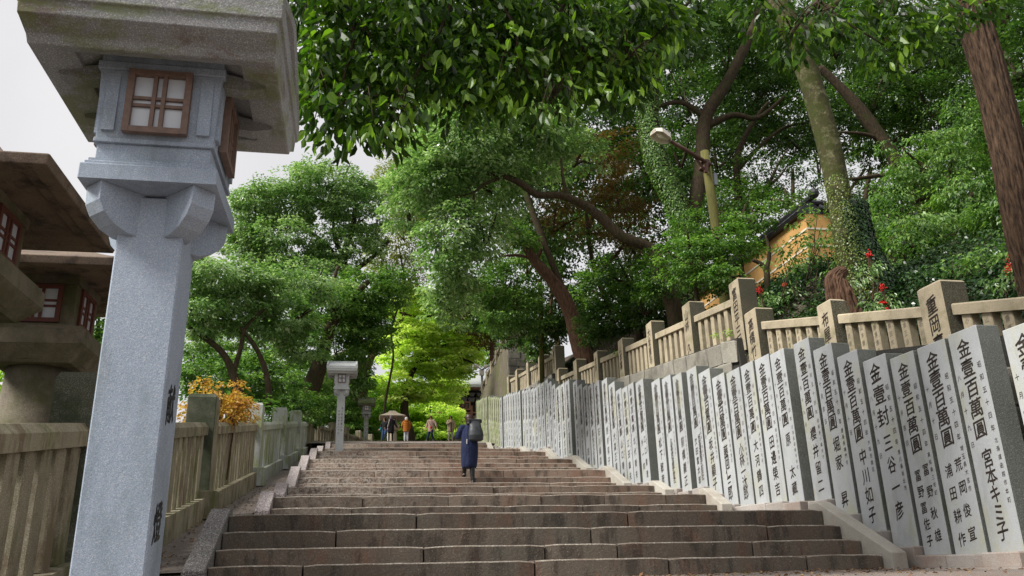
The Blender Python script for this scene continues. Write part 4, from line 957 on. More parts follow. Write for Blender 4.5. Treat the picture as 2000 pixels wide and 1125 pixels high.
# the largest hanging leaves, one by one
def leaf_single():
    L = 1.; v = [(0, 0, 0), (.16, 0, -.28), (.2, .02, -.55), (.12, .03, -.8), (0, .05, -1), (-.12, .03, -.8), (-.2, .02, -.55), (-.16, 0, -.28), (0, .06, -.3), (0, .08, -.6)]
    f = [(0, 8, 1), (8, 9, 2, 1), (9, 4, 3, 2), (0, 7, 8), (8, 7, 6, 9), (9, 6, 5, 4)]
    out = []
    for t in (.4, .65, .85, 1.):
        me = bpy.data.meshes.new('leaf'); me.from_pydata(v, [], f)
        a = me.attributes.new('tint', 'FLOAT', 'FACE'); a.data.foreach_set('value', [t]*len(f)); me.materials.append(M['l_over']); out.append(me)
    return out
lm = leaf_single()
edge = [(585, 285), (620, 272), (650, 288), (700, 270), (735, 278), (770, 262), (800, 240), (845, 205), (890, 192), (930, 178), (965, 188), (1000, 215), (1035, 225), (1090, 235), (1120, 195), (1150, 175), (1190, 185), (1235, 190), (1275, 175), (1300, 120), (1330, 80), (1545, 120), (1600, 70), (1690, 90), (1745, 135), (1800, 95), (1860, 40)]
for k in range(296):
    if k < 200:
        j = random.randrange(len(edge)-1)
        if edge[j][0] == 1330: j = 3
        t = random.random(); u = edge[j][0]*(1-t)+edge[j+1][0]*t; v_ = edge[j][1]*(1-t)+edge[j+1][1]*t-random.uniform(-2, 34)
    else: u = random.uniform(590, 1290); v_ = random.uniform(-10, 190)
    p = at(u, v_, random.uniform(6.35, 7.0))
    o = bpy.data.objects.new('leaf', random.choice(lm)); COL.objects.link(o)
    o.location = p-t1.location; o.parent = t1; s_ = random.uniform(.1, .16)
    o.scale = (s_, s_, s_); o.rotation_euler = (random.gauss(0, .35), random.gauss(0, .4), random.uniform(0, 6.28))

t2 = tree('mossy_tree', 'smooth pale mossy tree wrapped in ivy, in front of the ochre wall', (1690, 600), 12, GRP)
trunkpart(t2, 'trunk', [(1715, 660), (1690, 590), (1660, 500), (1638, 380), (1618, 280), (1590, 180), (1560, 90), (1520, 0), (1470, -90)], 12, [80, 62, 50, 46, 45, 42, 46, 38, 32], M['bark2'], rough=.04, n=20)
trunkpart(t2, 'branch', [(1560, 90), (1600, 30), (1680, -20)], 12, [26, 16, 10], M['bark2'])
# ivy sleeve
def ivy_on(parent, pts, y, rpx, n, L=.05, mat='l_ivy', off=.03, side=0):
    Pn = pp(pts, y); m_ = len(Pn)-1
    t = RNG.uniform(0, m_, n); i = np.minimum(t.astype(int), m_-1); fr = (t-i)[:, None]
    A = np.array([list(p) for p in Pn]); c = A[i]*(1-fr)+A[i+1]*fr
    R = np.array([r*depth(p)/F_PX/2 for r, p in zip(rpx, Pn)]); r = R[i]*(1-fr[:, 0])+R[i+1]*fr[:, 0]
    a = RNG.uniform(0, 2*np.pi, n) if not side else RNG.normal(side, .9, n)
    nd = np.stack([np.cos(a), np.sin(a), np.zeros(n)], -1)
    p = c+nd*(r+RNG.uniform(0, off, n))[:, None]
    D = unit(n)*.5; D[:, 2] -= .9; D += nd*.3
    Nn = nd+unit(n)*.4
    me = leaf_mesh('ivy', p, D, Nn, L*RNG.uniform(.7, 1.3, n), L*.85*RNG.uniform(.7, 1.2, n), np.clip(RNG.normal(.5, .25, n), 0, 1), M[mat]); LEAFCOUNT[0] += n
    o = bpy.data.objects.new('ivy', me); COL.objects.link(o); tag(o, kind='stuff'); return put(o, parent)
ivy_on(t2, [(1716, 640), (1700, 560), (1668, 470), (1655, 400)], 12, [120, 86, 58, 54], 9000, off=.08, side=-.9)
ivy_on(t2, [(1700, 600), (1655, 480), (1632, 350)], 11.9, [70, 54, 52], 1500, L=.035, mat='l_ivy2', side=-2.2)
st_ = tree('tree_stump', 'short broken red-brown stump at the foot of the ivy-wrapped trunk', (1640, 580), 11.5, cat='stump')
trunkpart(st_, 'wood', [(1655, 620), (1640, 575), (1632, 545), (1648, 528)], 11.4, [52, 46, 34, 20], M['bark_red'], rough=.16, n=48)
def simple_tree(name, label, base, y, trunks, bark, blobs, mat, grp, tw=2, twr=.03, **k):
    t = tree(name, label, base, y, grp)
    for j, (pts, r) in enumerate(trunks):
        trunkpart(t, 'trunk' if j == 0 else 'limb', pts, y, r, bark, seed=j*7+int(y), rough=.09)
    if blobs:
        foliage('crown', t, mat, blobs, **k)
        if tw: twigs(t, blobs, bark, tw, twr, seed=int(base[0]))
    return t
Dk, Ol, Rs = M['l_dark'], M['l_olive'], M['l_rust']
t4 = simple_tree('evergreen_tree', 'thick mossy trunk with ivy behind the street lamp, splitting into two stems', (1335, 600), 22,
    [([(1335, 640), (1338, 560), (1345, 470), (1318, 390), (1285, 320), (1265, 230), (1272, 120), (1270, 0)], [70, 56, 48, 46, 46, 42, 34, 28]),
     ([(1345, 470), (1360, 390), (1372, 310), (1378, 230), (1420, 160), (1470, 60), (1500, -20)], [32, 30, 28, 27, 22, 18, 15]),
     ([(1378, 230), (1330, 200), (1280, 210)], [14, 10, 6]), ([(1372, 250), (1430, 225), (1480, 230), (1530, 190)], [18, 12, 9, 6])], M['bark3'],
    [(1220, 60, 22, 110, 80, 1.6, .8), (1330, 40, 22, 100, 70, 1.6, .7), (1430, 30, 23, 100, 60, 1.5, .7), (1180, 170, 23, 90, 60, 1.4, .7), (1420, 120, 24, 70, 50, 1.3, .6)], Dk, GRP, L=.12, s=.36, m=20, dens=.95)
ivy_on(t4, [(1335, 620), (1345, 470), (1318, 390), (1285, 320), (1265, 230), (1270, 120)], 21.9, [60, 48, 46, 46, 42, 36], 7000, L=.07, mat='l_mid', side=-2.2)
t5 = simple_tree('evergreen_tree', 'dark evergreen whose long bare limb arches leftwards over the stone fence', (1290, 560), 21,
    [([(1320, 620), (1300, 560), (1288, 520), (1278, 492), (1255, 478), (1215, 462), (1180, 430), (1140, 400), (1095, 382), (1050, 380), (1020, 360), (985, 344), (950, 338)], [34, 30, 26, 22, 21, 22, 20, 18, 15, 14, 13, 11, 8]),
     ([(1110, 388), (1100, 350), (1096, 310)], [9, 6, 4]), ([(985, 344), (950, 358), (925, 375), (890, 385)], [7, 6, 4, 3]), ([(925, 375), (927, 410)], [5, 3])], M['bark3'],
    [(900, 290, 21, 95, 70, 1.6, 1.3), (845, 350, 21.5, 60, 60, 1.2, 1.3), (960, 350, 23, 70, 60, 1.3), (800, 400, 26, 50, 70, 1.4, .8), (830, 290, 25, 50, 40, 1.2, .8), (960, 240, 21, 110, 60, 1.5), (1060, 250, 21.5, 90, 60, 1.3, .8), (880, 440, 21.5, 65, 60, 1.2), (880, 530, 22, 60, 55, 1.1), (850, 235, 22, 40, 40, .8, .8), (950, 460, 22, 50, 40, 1, .7), (1000, 320, 22.5, 80, 50, 1.2, .7), (1120, 300, 23, 70, 50, 1.2, .6), (880, 590, 23, 50, 40, 1)], M['l_silver'], GRP, L=.13, s=.38, m=24, dens=1.0)
simple_tree('evergreen_tree', 'leaning reddish-brown trunk just behind the far half of the stone fence', (1140, 690), 27,
    [([(1145, 720), (1132, 670), (1118, 620), (1100, 580), (1076, 545), (1045, 510), (1020, 470), (1000, 440)], [40, 34, 30, 30, 24, 20, 14, 6]),
     ([(1045, 510), (1060, 480), (1058, 450)], [10, 7, 3]), ([(1100, 580), (1060, 520), (1020, 500), (980, 500)], [10, 8, 6, 4])], M['bark_red'],
    [(1005, 455, 26.5, 40, 34, .8), (960, 560, 30, 60, 50, 1.4), (1010, 600, 30, 70, 50, 1.3), (1030, 520, 30, 70, 40, 1.3, .6), (1080, 470, 31, 80, 40, 1.2, .4), (1000, 440, 30, 60, 40, 1.2, .5), (1180, 560, 28, 60, 45, 1.2, .8)], M['l_mid'], GRP, L=.13, s=.38, m=22, dens=.9)
simple_tree('autumn_tree', 'thin tree with sparse rusty orange leaves behind the arching limb', (1190, 640), 31,
    [([(1200, 660), (1190, 600), (1165, 540), (1150, 470), (1145, 410)], [14, 12, 10, 8, 5]), ([(1165, 540), (1210, 490), (1230, 440)], [8, 6, 4])], M['bark3'],
    [(1150, 420, 31, 110, 60, 1.3, .45), (1080, 430, 31, 60, 50, 1.2, .4), (1210, 380, 31, 70, 60, 1.2, .45), (1240, 470, 30, 50, 50, 1, .5), (1180, 300, 32, 90, 50, 1.5, .5)], Rs, GRP, L=.12, s=.34, m=18, dens=.8)
simple_tree('evergreen_tree', 'dense low evergreen filling the gap left of the street lamp pole', (1240, 640), 23,
    [([(1250, 660), (1240, 610), (1215, 570)], [16, 12, 8]), ([(1238, 640), (1260, 560), (1275, 540)], [12, 8, 5])], M['bark3'],
    [(1200, 610, 24, 60, 42, 1), (1260, 590, 22, 45, 50, .8), (1150, 640, 25, 40, 30, .9, .7), (1230, 540, 24, 55, 35, .9, .8), (1290, 540, 20, 30, 50, .7)], Dk, GRP, L=.1, s=.3, m=24)
simple_tree('evergreen_tree', 'leafy shrub-like tree in front of the lamp pole foot', (1360, 560), 17.5,
    [([(1365, 620), (1360, 560), (1375, 500)], [10, 8, 5])], M['bark3'],
    [(1360, 500, 17.5, 60, 50, .8), (1430, 470, 17.5, 60, 35, .7, .8), (1470, 430, 18, 50, 26, .6, .6), (1400, 540, 17, 50, 34, .6, .8), (1540, 385, 18, 36, 22, .5, .4), (1340, 440, 18, 30, 40, .6, .7)], M['l_mid'], GRP, L=.09, s=.26, m=24)
simple_tree('evergreen_tree', 'slender dark trunk with crooked stump branch in front of the ochre wall', (1500, 545), 17,
    [([(1500, 570), (1497, 530), (1485, 515), (1470, 508)], [13, 12, 9, 6]), ([(1497, 530), (1503, 490), (1495, 460)], [9, 7, 3])], M['bark3'],
    [(1450, 400, 21, 70, 50, 1, .5), (1500, 340, 22, 70, 50, 1, .45)], Dk, GRP, L=.1, s=.3, m=18)
simple_tree('evergreen_tree', 'thin dark trunk standing between the lamp pole and the tree with the white-flecked gaps', (1450, 560), 23,
    [([(1458, 600), (1452, 520), (1445, 440), (1440, 360), (1442, 300), (1470, 240), (1500, 200)], [22, 18, 16, 15, 12, 9, 6]), ([(1442, 330), (1480, 290), (1530, 250), (1580, 240)], [10, 8, 6, 4]), ([(1600, 460), (1640, 400), (1690, 330)], [8, 7, 5])], M['bark3'],
    [(1480, 170, 24, 90, 60, 1.4, .8), (1560, 270, 24, 70, 40, 1.2, .55), (1520, 100, 25, 100, 60, 1.4, .7), (1400, 300, 25, 50, 60, 1.2, .55), (1330, 300, 26, 60, 60, 1.2, .5), (1480, 260, 25, 60, 40, 1, .6)], Dk, GRP, L=.12, s=.35, m=20)
simple_tree('evergreen_tree', 'dim leaning trunk running diagonally behind the pale mossy one', (1800, 430), 19,
    [([(1830, 480), (1800, 400), (1760, 330), (1725, 275), (1680, 215), (1640, 170), (1600, 130)], [34, 28, 26, 26, 24, 18, 12]), ([(1725, 275), (1690, 262), (1640, 258)], [10, 7, 4]), ([(1740, 340), (1700, 345), (1660, 350), (1640, 345)], [9, 8, 6, 4])], M['bark3'],
    [(1700, 200, 20, 100, 60, 1.3, .8), (1640, 90, 21, 90, 60, 1.3, .7), (1760, 130, 20, 90, 60, 1.3, .7), (1730, 270, 20, 70, 45, 1, .7), (1830, 200, 19, 70, 70, 1.2, .9), (1600, 200, 22, 60, 50, 1, .6)], Dk, GRP, L=.11, s=.33, m=22)
simple_tree('evergreen_tree', 'broad dark tree with drooping narrow leaves left of the rough trunk', (1880, 480), 15,
    [([(1880, 520), (1872, 440), (1850, 380), (1860, 300)], [14, 12, 9, 5])], M['bark3'],
    [(1830, 310, 15.5, 90, 60, 1, .9), (1890, 380, 14, 70, 50, .8, .9), (1760, 390, 16, 80, 45, .8, .8), (1850, 450, 14, 90, 40, .7), (1960, 430, 12.5, 50, 60, .7), (1720, 450, 15, 50, 36, .6, .8), (1900, 240, 16, 70, 60, 1, .8), (1790, 470, 13.5, 60, 30, .5)], M['l_mid'], GRP, L=.11, Wr=.3, s=.3, m=24, droop=.8)
simple_tree('evergreen_tree', 'dark leaves behind and right of the rough trunk in the top right corner', (2030, 420), 13,
    [([(2040, 460), (2030, 300), (2010, 150)], [24, 20, 12])], M['bark3'],
    [(1990, 120, 14, 60, 90, 1), (2000, 260, 13, 50, 90, 1), (1960, 30, 15, 80, 60, 1), (1860, 60, 18, 90, 60, 1.2, .8), (2020, 380, 12, 40, 70, .8)], Dk, GRP, L=.1, s=.3, m=22)
simple_tree('evergreen_tree', 'high dark canopy seen behind the hanging leaves in the top centre', (1260, 420), 27,
    [([(1150, 715), (1120, 620), (1065, 480), (1015, 340), (1000, 250), (985, 150)], [15, 14, 13, 12, 10, 6])], M['bark3'],
    [(900, 180, 28, 120, 70, 1.8, .8), (1040, 150, 28, 120, 80, 1.8, .8), (800, 120, 29, 110, 80, 1.8, .6), (1150, 60, 28, 120, 80, 1.8, .7), (960, 40, 29, 160, 80, 1.8, .6), (1060, 340, 29, 80, 50, 1.3, .5), (1280, 330, 28, 50, 70, 1.3, .6)], Dk, GRP, L=.15, s=.45, m=22)
simple_tree('evergreen_tree', 'far dark tree crowns behind the ochre wall roof', (1700, 470), 32,
    [([(1560, 480), (1550, 400), (1548, 330)], [9, 8, 6]), ([(1700, 470), (1690, 400), (1700, 330)], [12, 10, 8]), ([(1900, 470), (1890, 380)], [12, 9])], M['bark3'],
    [(1500, 400, 32, 60, 40, 1.5, .6), (1600, 330, 32, 80, 40, 1.5, .3), (1720, 350, 32, 80, 50, 1.5, .45), (1840, 350, 31, 100, 70, 1.6, .7), (1660, 440, 32, 80, 36, 1.2, .6), (1420, 400, 33, 80, 60, 1.5, .6), (1900, 160, 30, 120, 110, 1.8, .7), (1620, 50, 32, 140, 70, 1.8, .5), (1350, 180, 33, 120, 90, 1.8, .5)], Dk, GRP, L=.16, s=.5, m=20)
simple_tree('evergreen_tree', 'dark glossy bush hanging over the masonry end of the slanted wall', (1040, 700), 33,
    [([(1080, 720), (1090, 670), (1075, 620), (1080, 560)], [14, 11, 9, 6])], M['bark_red'],
    [(1020, 640, 36, 45, 38, 1.2), (980, 620, 38, 40, 40, 1.2), (1050, 680, 33, 28, 22, .7), (1080, 640, 31, 40, 40, .9, .8), (1110, 600, 30, 40, 40, .9, .7), (940, 600, 40, 40, 40, 1.2), (1000, 585, 37, 60, 30, 1.3)], Dk, GRP, L=.13, s=.36, m=26)
# left side
simple_tree('broadleaf_tree', 'tallest tree against the white sky, its rounded top right of the near lantern', (700, 700), 56,
    [([(705, 720), (690, 640), (676, 560), (672, 500), (690, 440), (694, 380)], [26, 22, 18, 14, 10, 6]), ([(672, 500), (655, 470), (650, 430)], [10, 8, 4]), ([(676, 530), (640, 500), (600, 480)], [10, 8, 5]), ([(676, 540), (730, 500), (760, 470)], [11, 8, 5]), ([(668, 520), (630, 470), (560, 430)], [9, 7, 4])], M['bark3'],
    [(640, 370, 56, 85, 50, 2.95), (560, 390, 56, 70, 50, 2.65), (500, 400, 56, 50, 50, 2.36, 0.8), (700, 400, 56, 60, 70, 2.65, 0.8), (560, 470, 55.3, 90, 50, 2.65), (480, 470, 56, 45, 40, 2.21), (660, 480, 55.3, 60, 45, 2.21, 0.8), (590, 540, 54.5, 90, 40, 2.36), (730, 470, 56, 30, 40, 1.77, 0.6)], M['l_silver'], GRL, L=0.238, s=0.737, m=30, dens=1.)
simple_tree('broadleaf_tree', 'dark silvery-leaved tree close behind the stone fence, left of the small lanterns', (460, 760), 26,
    [([(468, 790), (455, 730), (435, 690), (400, 660), (370, 640)], [18, 16, 13, 10, 7]), ([(455, 730), (470, 680), (480, 640), (520, 600)], [11, 9, 7, 5]), ([(525, 790), (520, 730), (500, 680), (470, 640)], [13, 11, 9, 6])], M['bark3'],
    [(430, 550, 26, 75, 50, 1.4), (400, 610, 26, 60, 40, 1.2), (510, 560, 27, 60, 45, 1.4), (490, 630, 27, 60, 34, 1.2, .8), (560, 620, 28, 60, 45, 1.4), (380, 520, 26, 30, 40, 1, .8), (580, 680, 29, 50, 30, 1, .7), (600, 560, 30, 60, 40, 1.4)], M['l_silver'], GRL, L=.14, s=.4, m=30)
simple_tree('broadleaf_tree', 'dark-trunked tree leaning right behind the pale fence posts', (600, 800), 45,
    [([(590, 820), (603, 775), (622, 720), (632, 680), (650, 630), (690, 580), (720, 550)], [42, 36, 32, 26, 20, 14, 9]), ([(632, 680), (600, 640), (570, 620)], [12, 8, 5]), ([(650, 630), (648, 570), (660, 520)], [12, 9, 5])], M['bark3'],
    [(640, 600, 45, 60, 45, 2.03), (700, 570, 46.5, 60, 45, 2.18), (710, 650, 46.5, 55, 50, 2.03), (715, 610, 46.5, 40, 50, 1.74), (690, 730, 46.5, 40, 40, 1.45, 0.8), (660, 690, 47.2, 30, 30, 1.16, 0.7), (760, 560, 47.9, 40, 45, 1.74)], M['l_mid'], GRL, L=0.193, s=0.581, m=28)
simple_tree('broadleaf_tree', 'reddish trunk beside the dark leaning one behind the fence', (625, 790), 62,
    [([(618, 820), (632, 770), (645, 730), (660, 700), (690, 680)], [34, 26, 22, 16, 8]), ([(715, 720), (730, 690), (755, 665)], [18, 13, 8])], M['bark_red'], [(600, 730, 65.7, 60, 30, 2.26, 0.5), (680, 790, 63.8, 60, 36, 2.26), (730, 780, 65.7, 50, 40, 2.26), (560, 760, 63.8, 40, 30, 1.87, 0.6)], M['l_maple2'], GRL, L=0.203, s=0.714, m=26, tw=1)
simple_tree('broadleaf_tree', 'olive and yellowing tree in the gap above the centre of the steps', (800, 600), 60,
    [([(745, 880), (752, 790), (768, 700), (765, 640), (790, 560), (782, 500)], [5, 5, 4, 4, 3.5, 3])], M['bark3'],
    [(780, 350, 60, 55, 60, 2.67, 0.8), (790, 440, 60, 50, 60, 2.67, 0.8), (790, 530, 60, 45, 50, 2.5, 0.8), (840, 400, 61.7, 50, 60, 2.67, 0.8), (820, 300, 61.7, 50, 45, 2.5, 0.7), (745, 500, 61.7, 30, 45, 2, 0.6)], Ol, GRL, L=0.184, s=0.700, m=24)
mp = simple_tree('maple_tree', 'bright yellow-green maple arching over the top of the stairs', (780, 800), 64,
    [([(800, 850), (790, 800), (800, 740), (830, 690), (880, 672)], [20, 16, 12, 9, 5]), ([(745, 655), (775, 640), (790, 610), (800, 570), (795, 530)], [11, 9, 7, 5, 3]), ([(775, 640), (760, 590), (765, 560)], [6, 4, 3]), ([(800, 700), (840, 688), (900, 700), (930, 712)], [7, 6, 5, 3]), ([(790, 720), (830, 705), (870, 710)], [6, 5, 3]), ([(780, 610), (820, 620), (850, 615)], [4, 4, 3])], M['bark3'],
    [(840, 600, 65.4, 60, 30, 2.78, 0.9), (790, 590, 64, 40, 34, 2.5, 0.6), (850, 660, 64, 70, 28, 2.78), (800, 700, 64, 50, 26, 2.23), (880, 710, 64, 50, 28, 2.23), (770, 750, 64, 50, 30, 2.23), (840, 760, 65.4, 60, 30, 2.23), (920, 650, 66.8, 30, 26, 1.95, 0.8), (910, 690, 65.4, 28, 22, 1.67, 0.8), (820, 650, 65.4, 60, 22, 2.23)], M['l_maple'], GRL, L=0.211, Wr=.8, s=0.696, m=30, droop=.15, flat=.25, twr=.03)
simple_tree('maple_tree', 'second light green maple low behind the walkers', (870, 850), 72,
    [([(880, 880), (872, 840), (850, 810)], [10, 8, 5]), ([(800, 850), (795, 828), (770, 812)], [7, 6, 4])], M['bark3'],
    [(800, 800, 72, 50, 26, 2.48), (850, 810, 72, 45, 28, 2.48), (885, 835, 72, 35, 26, 2.48), (830, 845, 70.8, 60, 18, 1.99), (740, 810, 72, 50, 30, 2.48), (900, 850, 69.5, 30, 14, 1.49), (870, 760, 74.5, 30, 26, 1.99), (770, 845, 70.8, 50, 20, 1.86)], M['l_maple'], GRL, L=0.200, Wr=.8, s=0.621, m=30, droop=.15, flat=.3, tint=(.5, .2), tw=1)
simple_tree('cedar_tree', 'straight reddish conifer trunk with rusty sprays left of the slanted wall', (965, 700), 62,
    [([(962, 760), (960, 700), (962, 640), (962, 560)], [9, 8.5, 8, 7])], M['bark_red'],
    [(935, 640, 62, 34, 34, 2, .7), (975, 660, 63, 30, 30, 2, .6), (960, 600, 62, 50, 34, 2, .8), (920, 590, 62, 40, 40, 2), (985, 700, 64, 30, 24, 1.5, .6)], M['l_rust'], GRL, L=.16, Wr=.4, s=.5, m=26, tw=0)
fb = foliage('shrubs', None, M['l_mid'], [(420, 740, 30, 70, 40, 2), (520, 740, 34, 60, 40, 2), (560, 800, 40, 60, 34, 2), (650, 790, 62, 80, 40, 2), (600, 800, 44, 30, 34, 1.5), (690, 850, 64, 40, 24, 2), (480, 680, 40, 80, 60, 2, .7), (590, 660, 44, 60, 60, 2, .6), (650, 845, 62, 80, 30, 2), (700, 830, 66, 40, 26, 2), (400, 680, 36, 50, 50, 2, .7), (600, 760, 50, 80, 50, 3, .8), (200, 660, 20, 40, 60, 1), (440, 800, 24, 60, 30, 1)], L=.16, s=.45, m=26)
tag(fb, 'green mass of undergrowth filling the slope behind the left stone fence', 'undergrowth', kind='stuff')
fb2 = foliage('woods', None, M['l_maple2'], [(880, 640, 85, 70, 60, 4, .8), (940, 620, 90, 60, 60, 4, .8), (860, 730, 80, 50, 50, 4, .5), (760, 640, 75, 60, 60, 4, .6), (940, 690, 95, 26, 20, 2, .5), (690, 760, 70, 80, 50, 3, .8), (820, 850, 72, 90, 26, 3)], L=.28, s=.9, m=24, Wr=.7)
tag(fb2, 'hazy pale green woods far behind the maple trees', 'woods', kind='stuff')
yb = tree('autumn_shrub', 'golden yellow autumn shrub behind the first wide fence post', (430, 830), 16, cat='shrub')
p0 = at(430, 840, 16)
bw_ = foliage('woods', None, M['l_dark'], [(1150, 480, 42, 160, 60, 3, .75), (1100, 380, 44, 150, 80, 3, .85), (1350, 420, 42, 140, 120, 3, .55), (1350, 240, 44, 170, 110, 3, .8), (1600, 200, 42, 170, 120, 3, .8), (1850, 250, 38, 170, 130, 3, .7), (1850, 60, 38, 200, 80, 3, .7), (1550, 20, 44, 200, 80, 3, .9), (1200, 80, 44, 180, 90, 3, .8), (1350, 90, 40, 200, 90, 3, .8), (1150, 250, 42, 120, 90, 3, .9), (1260, 340, 42, 90, 90, 3, .7), (1700, 420, 38, 160, 60, 3, .4), (1130, 600, 44, 160, 60, 3, .8), (1330, 560, 36, 110, 50, 2, .9), (1980, 420, 30, 80, 120, 3, .8), (900, 330, 46, 90, 90, 3, .5), (960, 130, 46, 200, 120, 3, .4)], L=.24, s=.75, m=22)
tag(bw_, 'dark far woods filling the background between the trunks on the right bank', 'woods', kind='stuff')
mb = MB()
for k in range(16):
    a = random.uniform(-1, 1); e_ = at(430+random.uniform(-75, 60), random.uniform(750, 815), 16+random.uniform(-.5, .5)); mb.tube([Vector((p0.x+a*.2, 16, p0.z-.9)), (Vector((p0.x+a*.3, 16, p0.z))+e_)/2, e_], [.02, .014, .006], 5, sub=3)
put(mb.build('stem', M['bark_red']), yb)
foliage('foliage', yb, M['l_yellow'], [(440, 780, 16, 45, 22, .5), (400, 800, 15.8, 36, 22, .4), (470, 790, 16, 26, 26, .4, .8), (375, 815, 15.8, 20, 16, .3), (445, 812, 15.9, 44, 18, .4), (455, 750, 16.2, 20, 8, .2, .7), (400, 762, 16, 14, 14, .2, .4), (365, 790, 15.6, 14, 10, .2, .6), (395, 745, 16, 6, 12, .1, .7)], L=.07, Wr=.5, s=.14, m=26, droop=.3, flat=.6, tint=(.5, .3), dens=.8)
bs = tree('bamboo_grass', 'broad green bamboo-like leaves beside the drum shaft at the left edge', (10, 820), 12, cat='plant')
foliage('foliage', bs, M['l_maple2'], [(10, 740, 12, 24, 60, .6), (12, 600, 13, 14, 30, .4, .5), (20, 800, 11.5, 14, 30, .4)], L=.26, Wr=.22, s=.3, m=16, droop=.5)

# ivy ground cover on the bank
n = 105000
X = 7.55+RNG.gamma(1.6, 1.25, n); Y = RNG.uniform(5.5, 30, n); ok = X < 14; X, Y = X[ok], Y[ok]; n = len(X)
Z = np.array([H(a, b) for a, b in zip(X, Y)])+np.array([.12*nz(a, b) for a, b in zip(X, Y)])
lump = .16+.14*np.sin(X*2.7+Y*1.1)*np.sin(Y*1.9+1)
Z = Z+RNG.uniform(-.02, 1, n)**2*np.abs(lump)*1.6
P_ = np.stack([X, Y, Z], -1); D_ = unit(n); D_[:, 2] = D_[:, 2]*.3-.35; D_[:, 0] -= .35
N_ = unit(n)*.5; N_[:, 2] += .8; N_[:, 0] -= .6
l = .085*RNG.uniform(.6, 1.3, n)
me = leaf_mesh('ivy', P_, D_, N_, l, l*.62, np.clip(RNG.normal(.45, .27, n)+.25*np.sin(X*3+Y), 0, 1), M['l_ivy']); LEAFCOUNT[0] += n
o = bpy.data.objects.new('ivy', me); COL.objects.link(o); tag(o, 'glossy ivy and low leaves carpeting the bank above the stone fence', 'ivy', kind='stuff')
# low undergrowth on the ground left of the fence
n = 36000; X = -2.9-RNG.gamma(1.5, 3.2, n); Y = RNG.uniform(4, 46, n); ok = (X > -26) & (np.hypot(X+3.38, Y-7.15) > .9) & (np.hypot(X+3.38, Y-9.4) > .9); X, Y = X[ok], Y[ok]; n = len(X)
Z = np.array([H(a, b)+.12*nz(a, b) for a, b in zip(X, Y)])+RNG.uniform(0, 1, n)**1.6*(.25+.2*np.sin(X*1.3)*np.sin(Y*1.1+.5))
D_ = unit(n); D_[:, 2] = D_[:, 2]*.4-.1; N_ = unit(n)*.6; N_[:, 2] += .9; l = .19*RNG.uniform(.6, 1.3, n)
me = leaf_mesh('undergrowth', np.stack([X, Y, Z], -1), D_, N_, l, l*.55, np.clip(RNG.normal(.4, .25, n), 0, 1), M['l_dark']); LEAFCOUNT[0] += n
o = bpy.data.objects.new('undergrowth', me); COL.objects.link(o); tag(o, 'low dark leafy ground cover left of the long stone fence', 'undergrowth', kind='stuff')
# sparse saplings on the bank, in front of the ochre wall
for j, (lab, blobs, L_) in enumerate([
    ('light leafy sapling in front of the left part of the ochre wall', [(1590, 450, 14, 44, 60, .5, .6), (1540, 500, 14, 50, 44, .5, .5), (1640, 520, 12.5, 30, 30, .4, .6)], .085),
    ('thin-stemmed bush right of the ivy-wrapped trunk', [(1740, 430, 14, 50, 40, .6, .5), (1800, 500, 13, 50, 30, .5, .7), (1700, 500, 13, 30, 40, .4, .5)], .09),
    ('upright leafy bush near the right frame edge on the bank', [(1940, 500, 10, 50, 40, .5), (1880, 520, 10.5, 50, 24, .4), (1985, 560, 9, 24, 24, .3)], .08)]):
    b = blobs[0]; t = empty('sapling', at(b[0], b[1]+b[4]+20, b[2]), lab, 'shrub', 'saplings on the ivy bank')
    foliage('foliage', t, M['l_mid'], blobs, L=L_, s=.2, m=18, dens=.9, droop=.5)
    mb = MB(); q0 = at(b[0], b[1]+b[4]+30, b[2])
    for k in range(12):
        bb = random.choice(blobs); e_ = at(bb[0]+random.uniform(-1, 1)*bb[3], bb[1]-random.random()*bb[4], bb[2]); g0 = at(bb[0]+random.uniform(-20, 20), bb[1]+bb[4]+35, bb[2]); mb.tube([g0, (g0+e_)/2+Vector((random.uniform(-.1, .1), 0, .05)), e_], [.014, .01, .004], 5, sub=3)
    put(mb.build('stem', M['bark3']), t)
# heavenly bamboo with red berries
for j, (lab, u, v_, y, r) in enumerate([('berry shrub by the frame edge with the largest hanging red cluster', 1980, 500, 8.6, 16), ('berry shrub under the ivy-wrapped trunk with two red clusters', 1722, 560, 10.8, 8), ('small berry shrub with one red cluster high beside the ivy-wrapped trunk', 1697, 497, 11.4, 7),
                                        ('berry shrub tucked behind the tallest carved fence post', 1482, 566, 15, 7), ('berry shrub with a small red cluster in the ivy right of the tallest carved post', 1532, 556, 14.4, 5)]):
    c = at(u, v_, y); t = empty('berry_shrub', c-Vector((0, 0, .7)), lab, 'shrub', 'shrubs with red berries')
    d = depth(c)/F_PX; mb = MB()
    cl = [(u, v_, r)] + ([(u+2, v_+30, r*.8), (u+10, v_+44, r*.5)] if j == 1 else []) + ([(u-8, v_+22, r*.7)] if j == 0 else [])
    for (uu, vv, rr_) in cl:
        cc = at(uu, vv, y)
        for k in range(70 if j == 0 else 34):
            q = Vector([random.gauss(0, .42) for _ in range(3)])*rr_*d; mb.ball(cc+q+Vector((0, 0, -abs(q.x)*.3)), .0075+.004*(y > 10), 6, 4)
    put(mb.build('berries', M['berry'], smooth=True), t)
    mb = MB()
    for k in range(4): mb.tube([c+Vector((random.uniform(-.15, .15), 0, -.8)), c+Vector((random.uniform(-.1, .1), 0, -.4)), c+Vector((0, 0, .05))], [.012, .009, .004], 5)
    put(mb.build('stem', M['bark_red']), t)
    foliage('foliage', t, M['l_silver'], [(u+10, v_+26, y+.1, 24, 20, .3, .7), (u-22, v_+44, y, 20, 18, .3, .6)], L=.075, Wr=.34, s=.14, m=14, droop=.7)
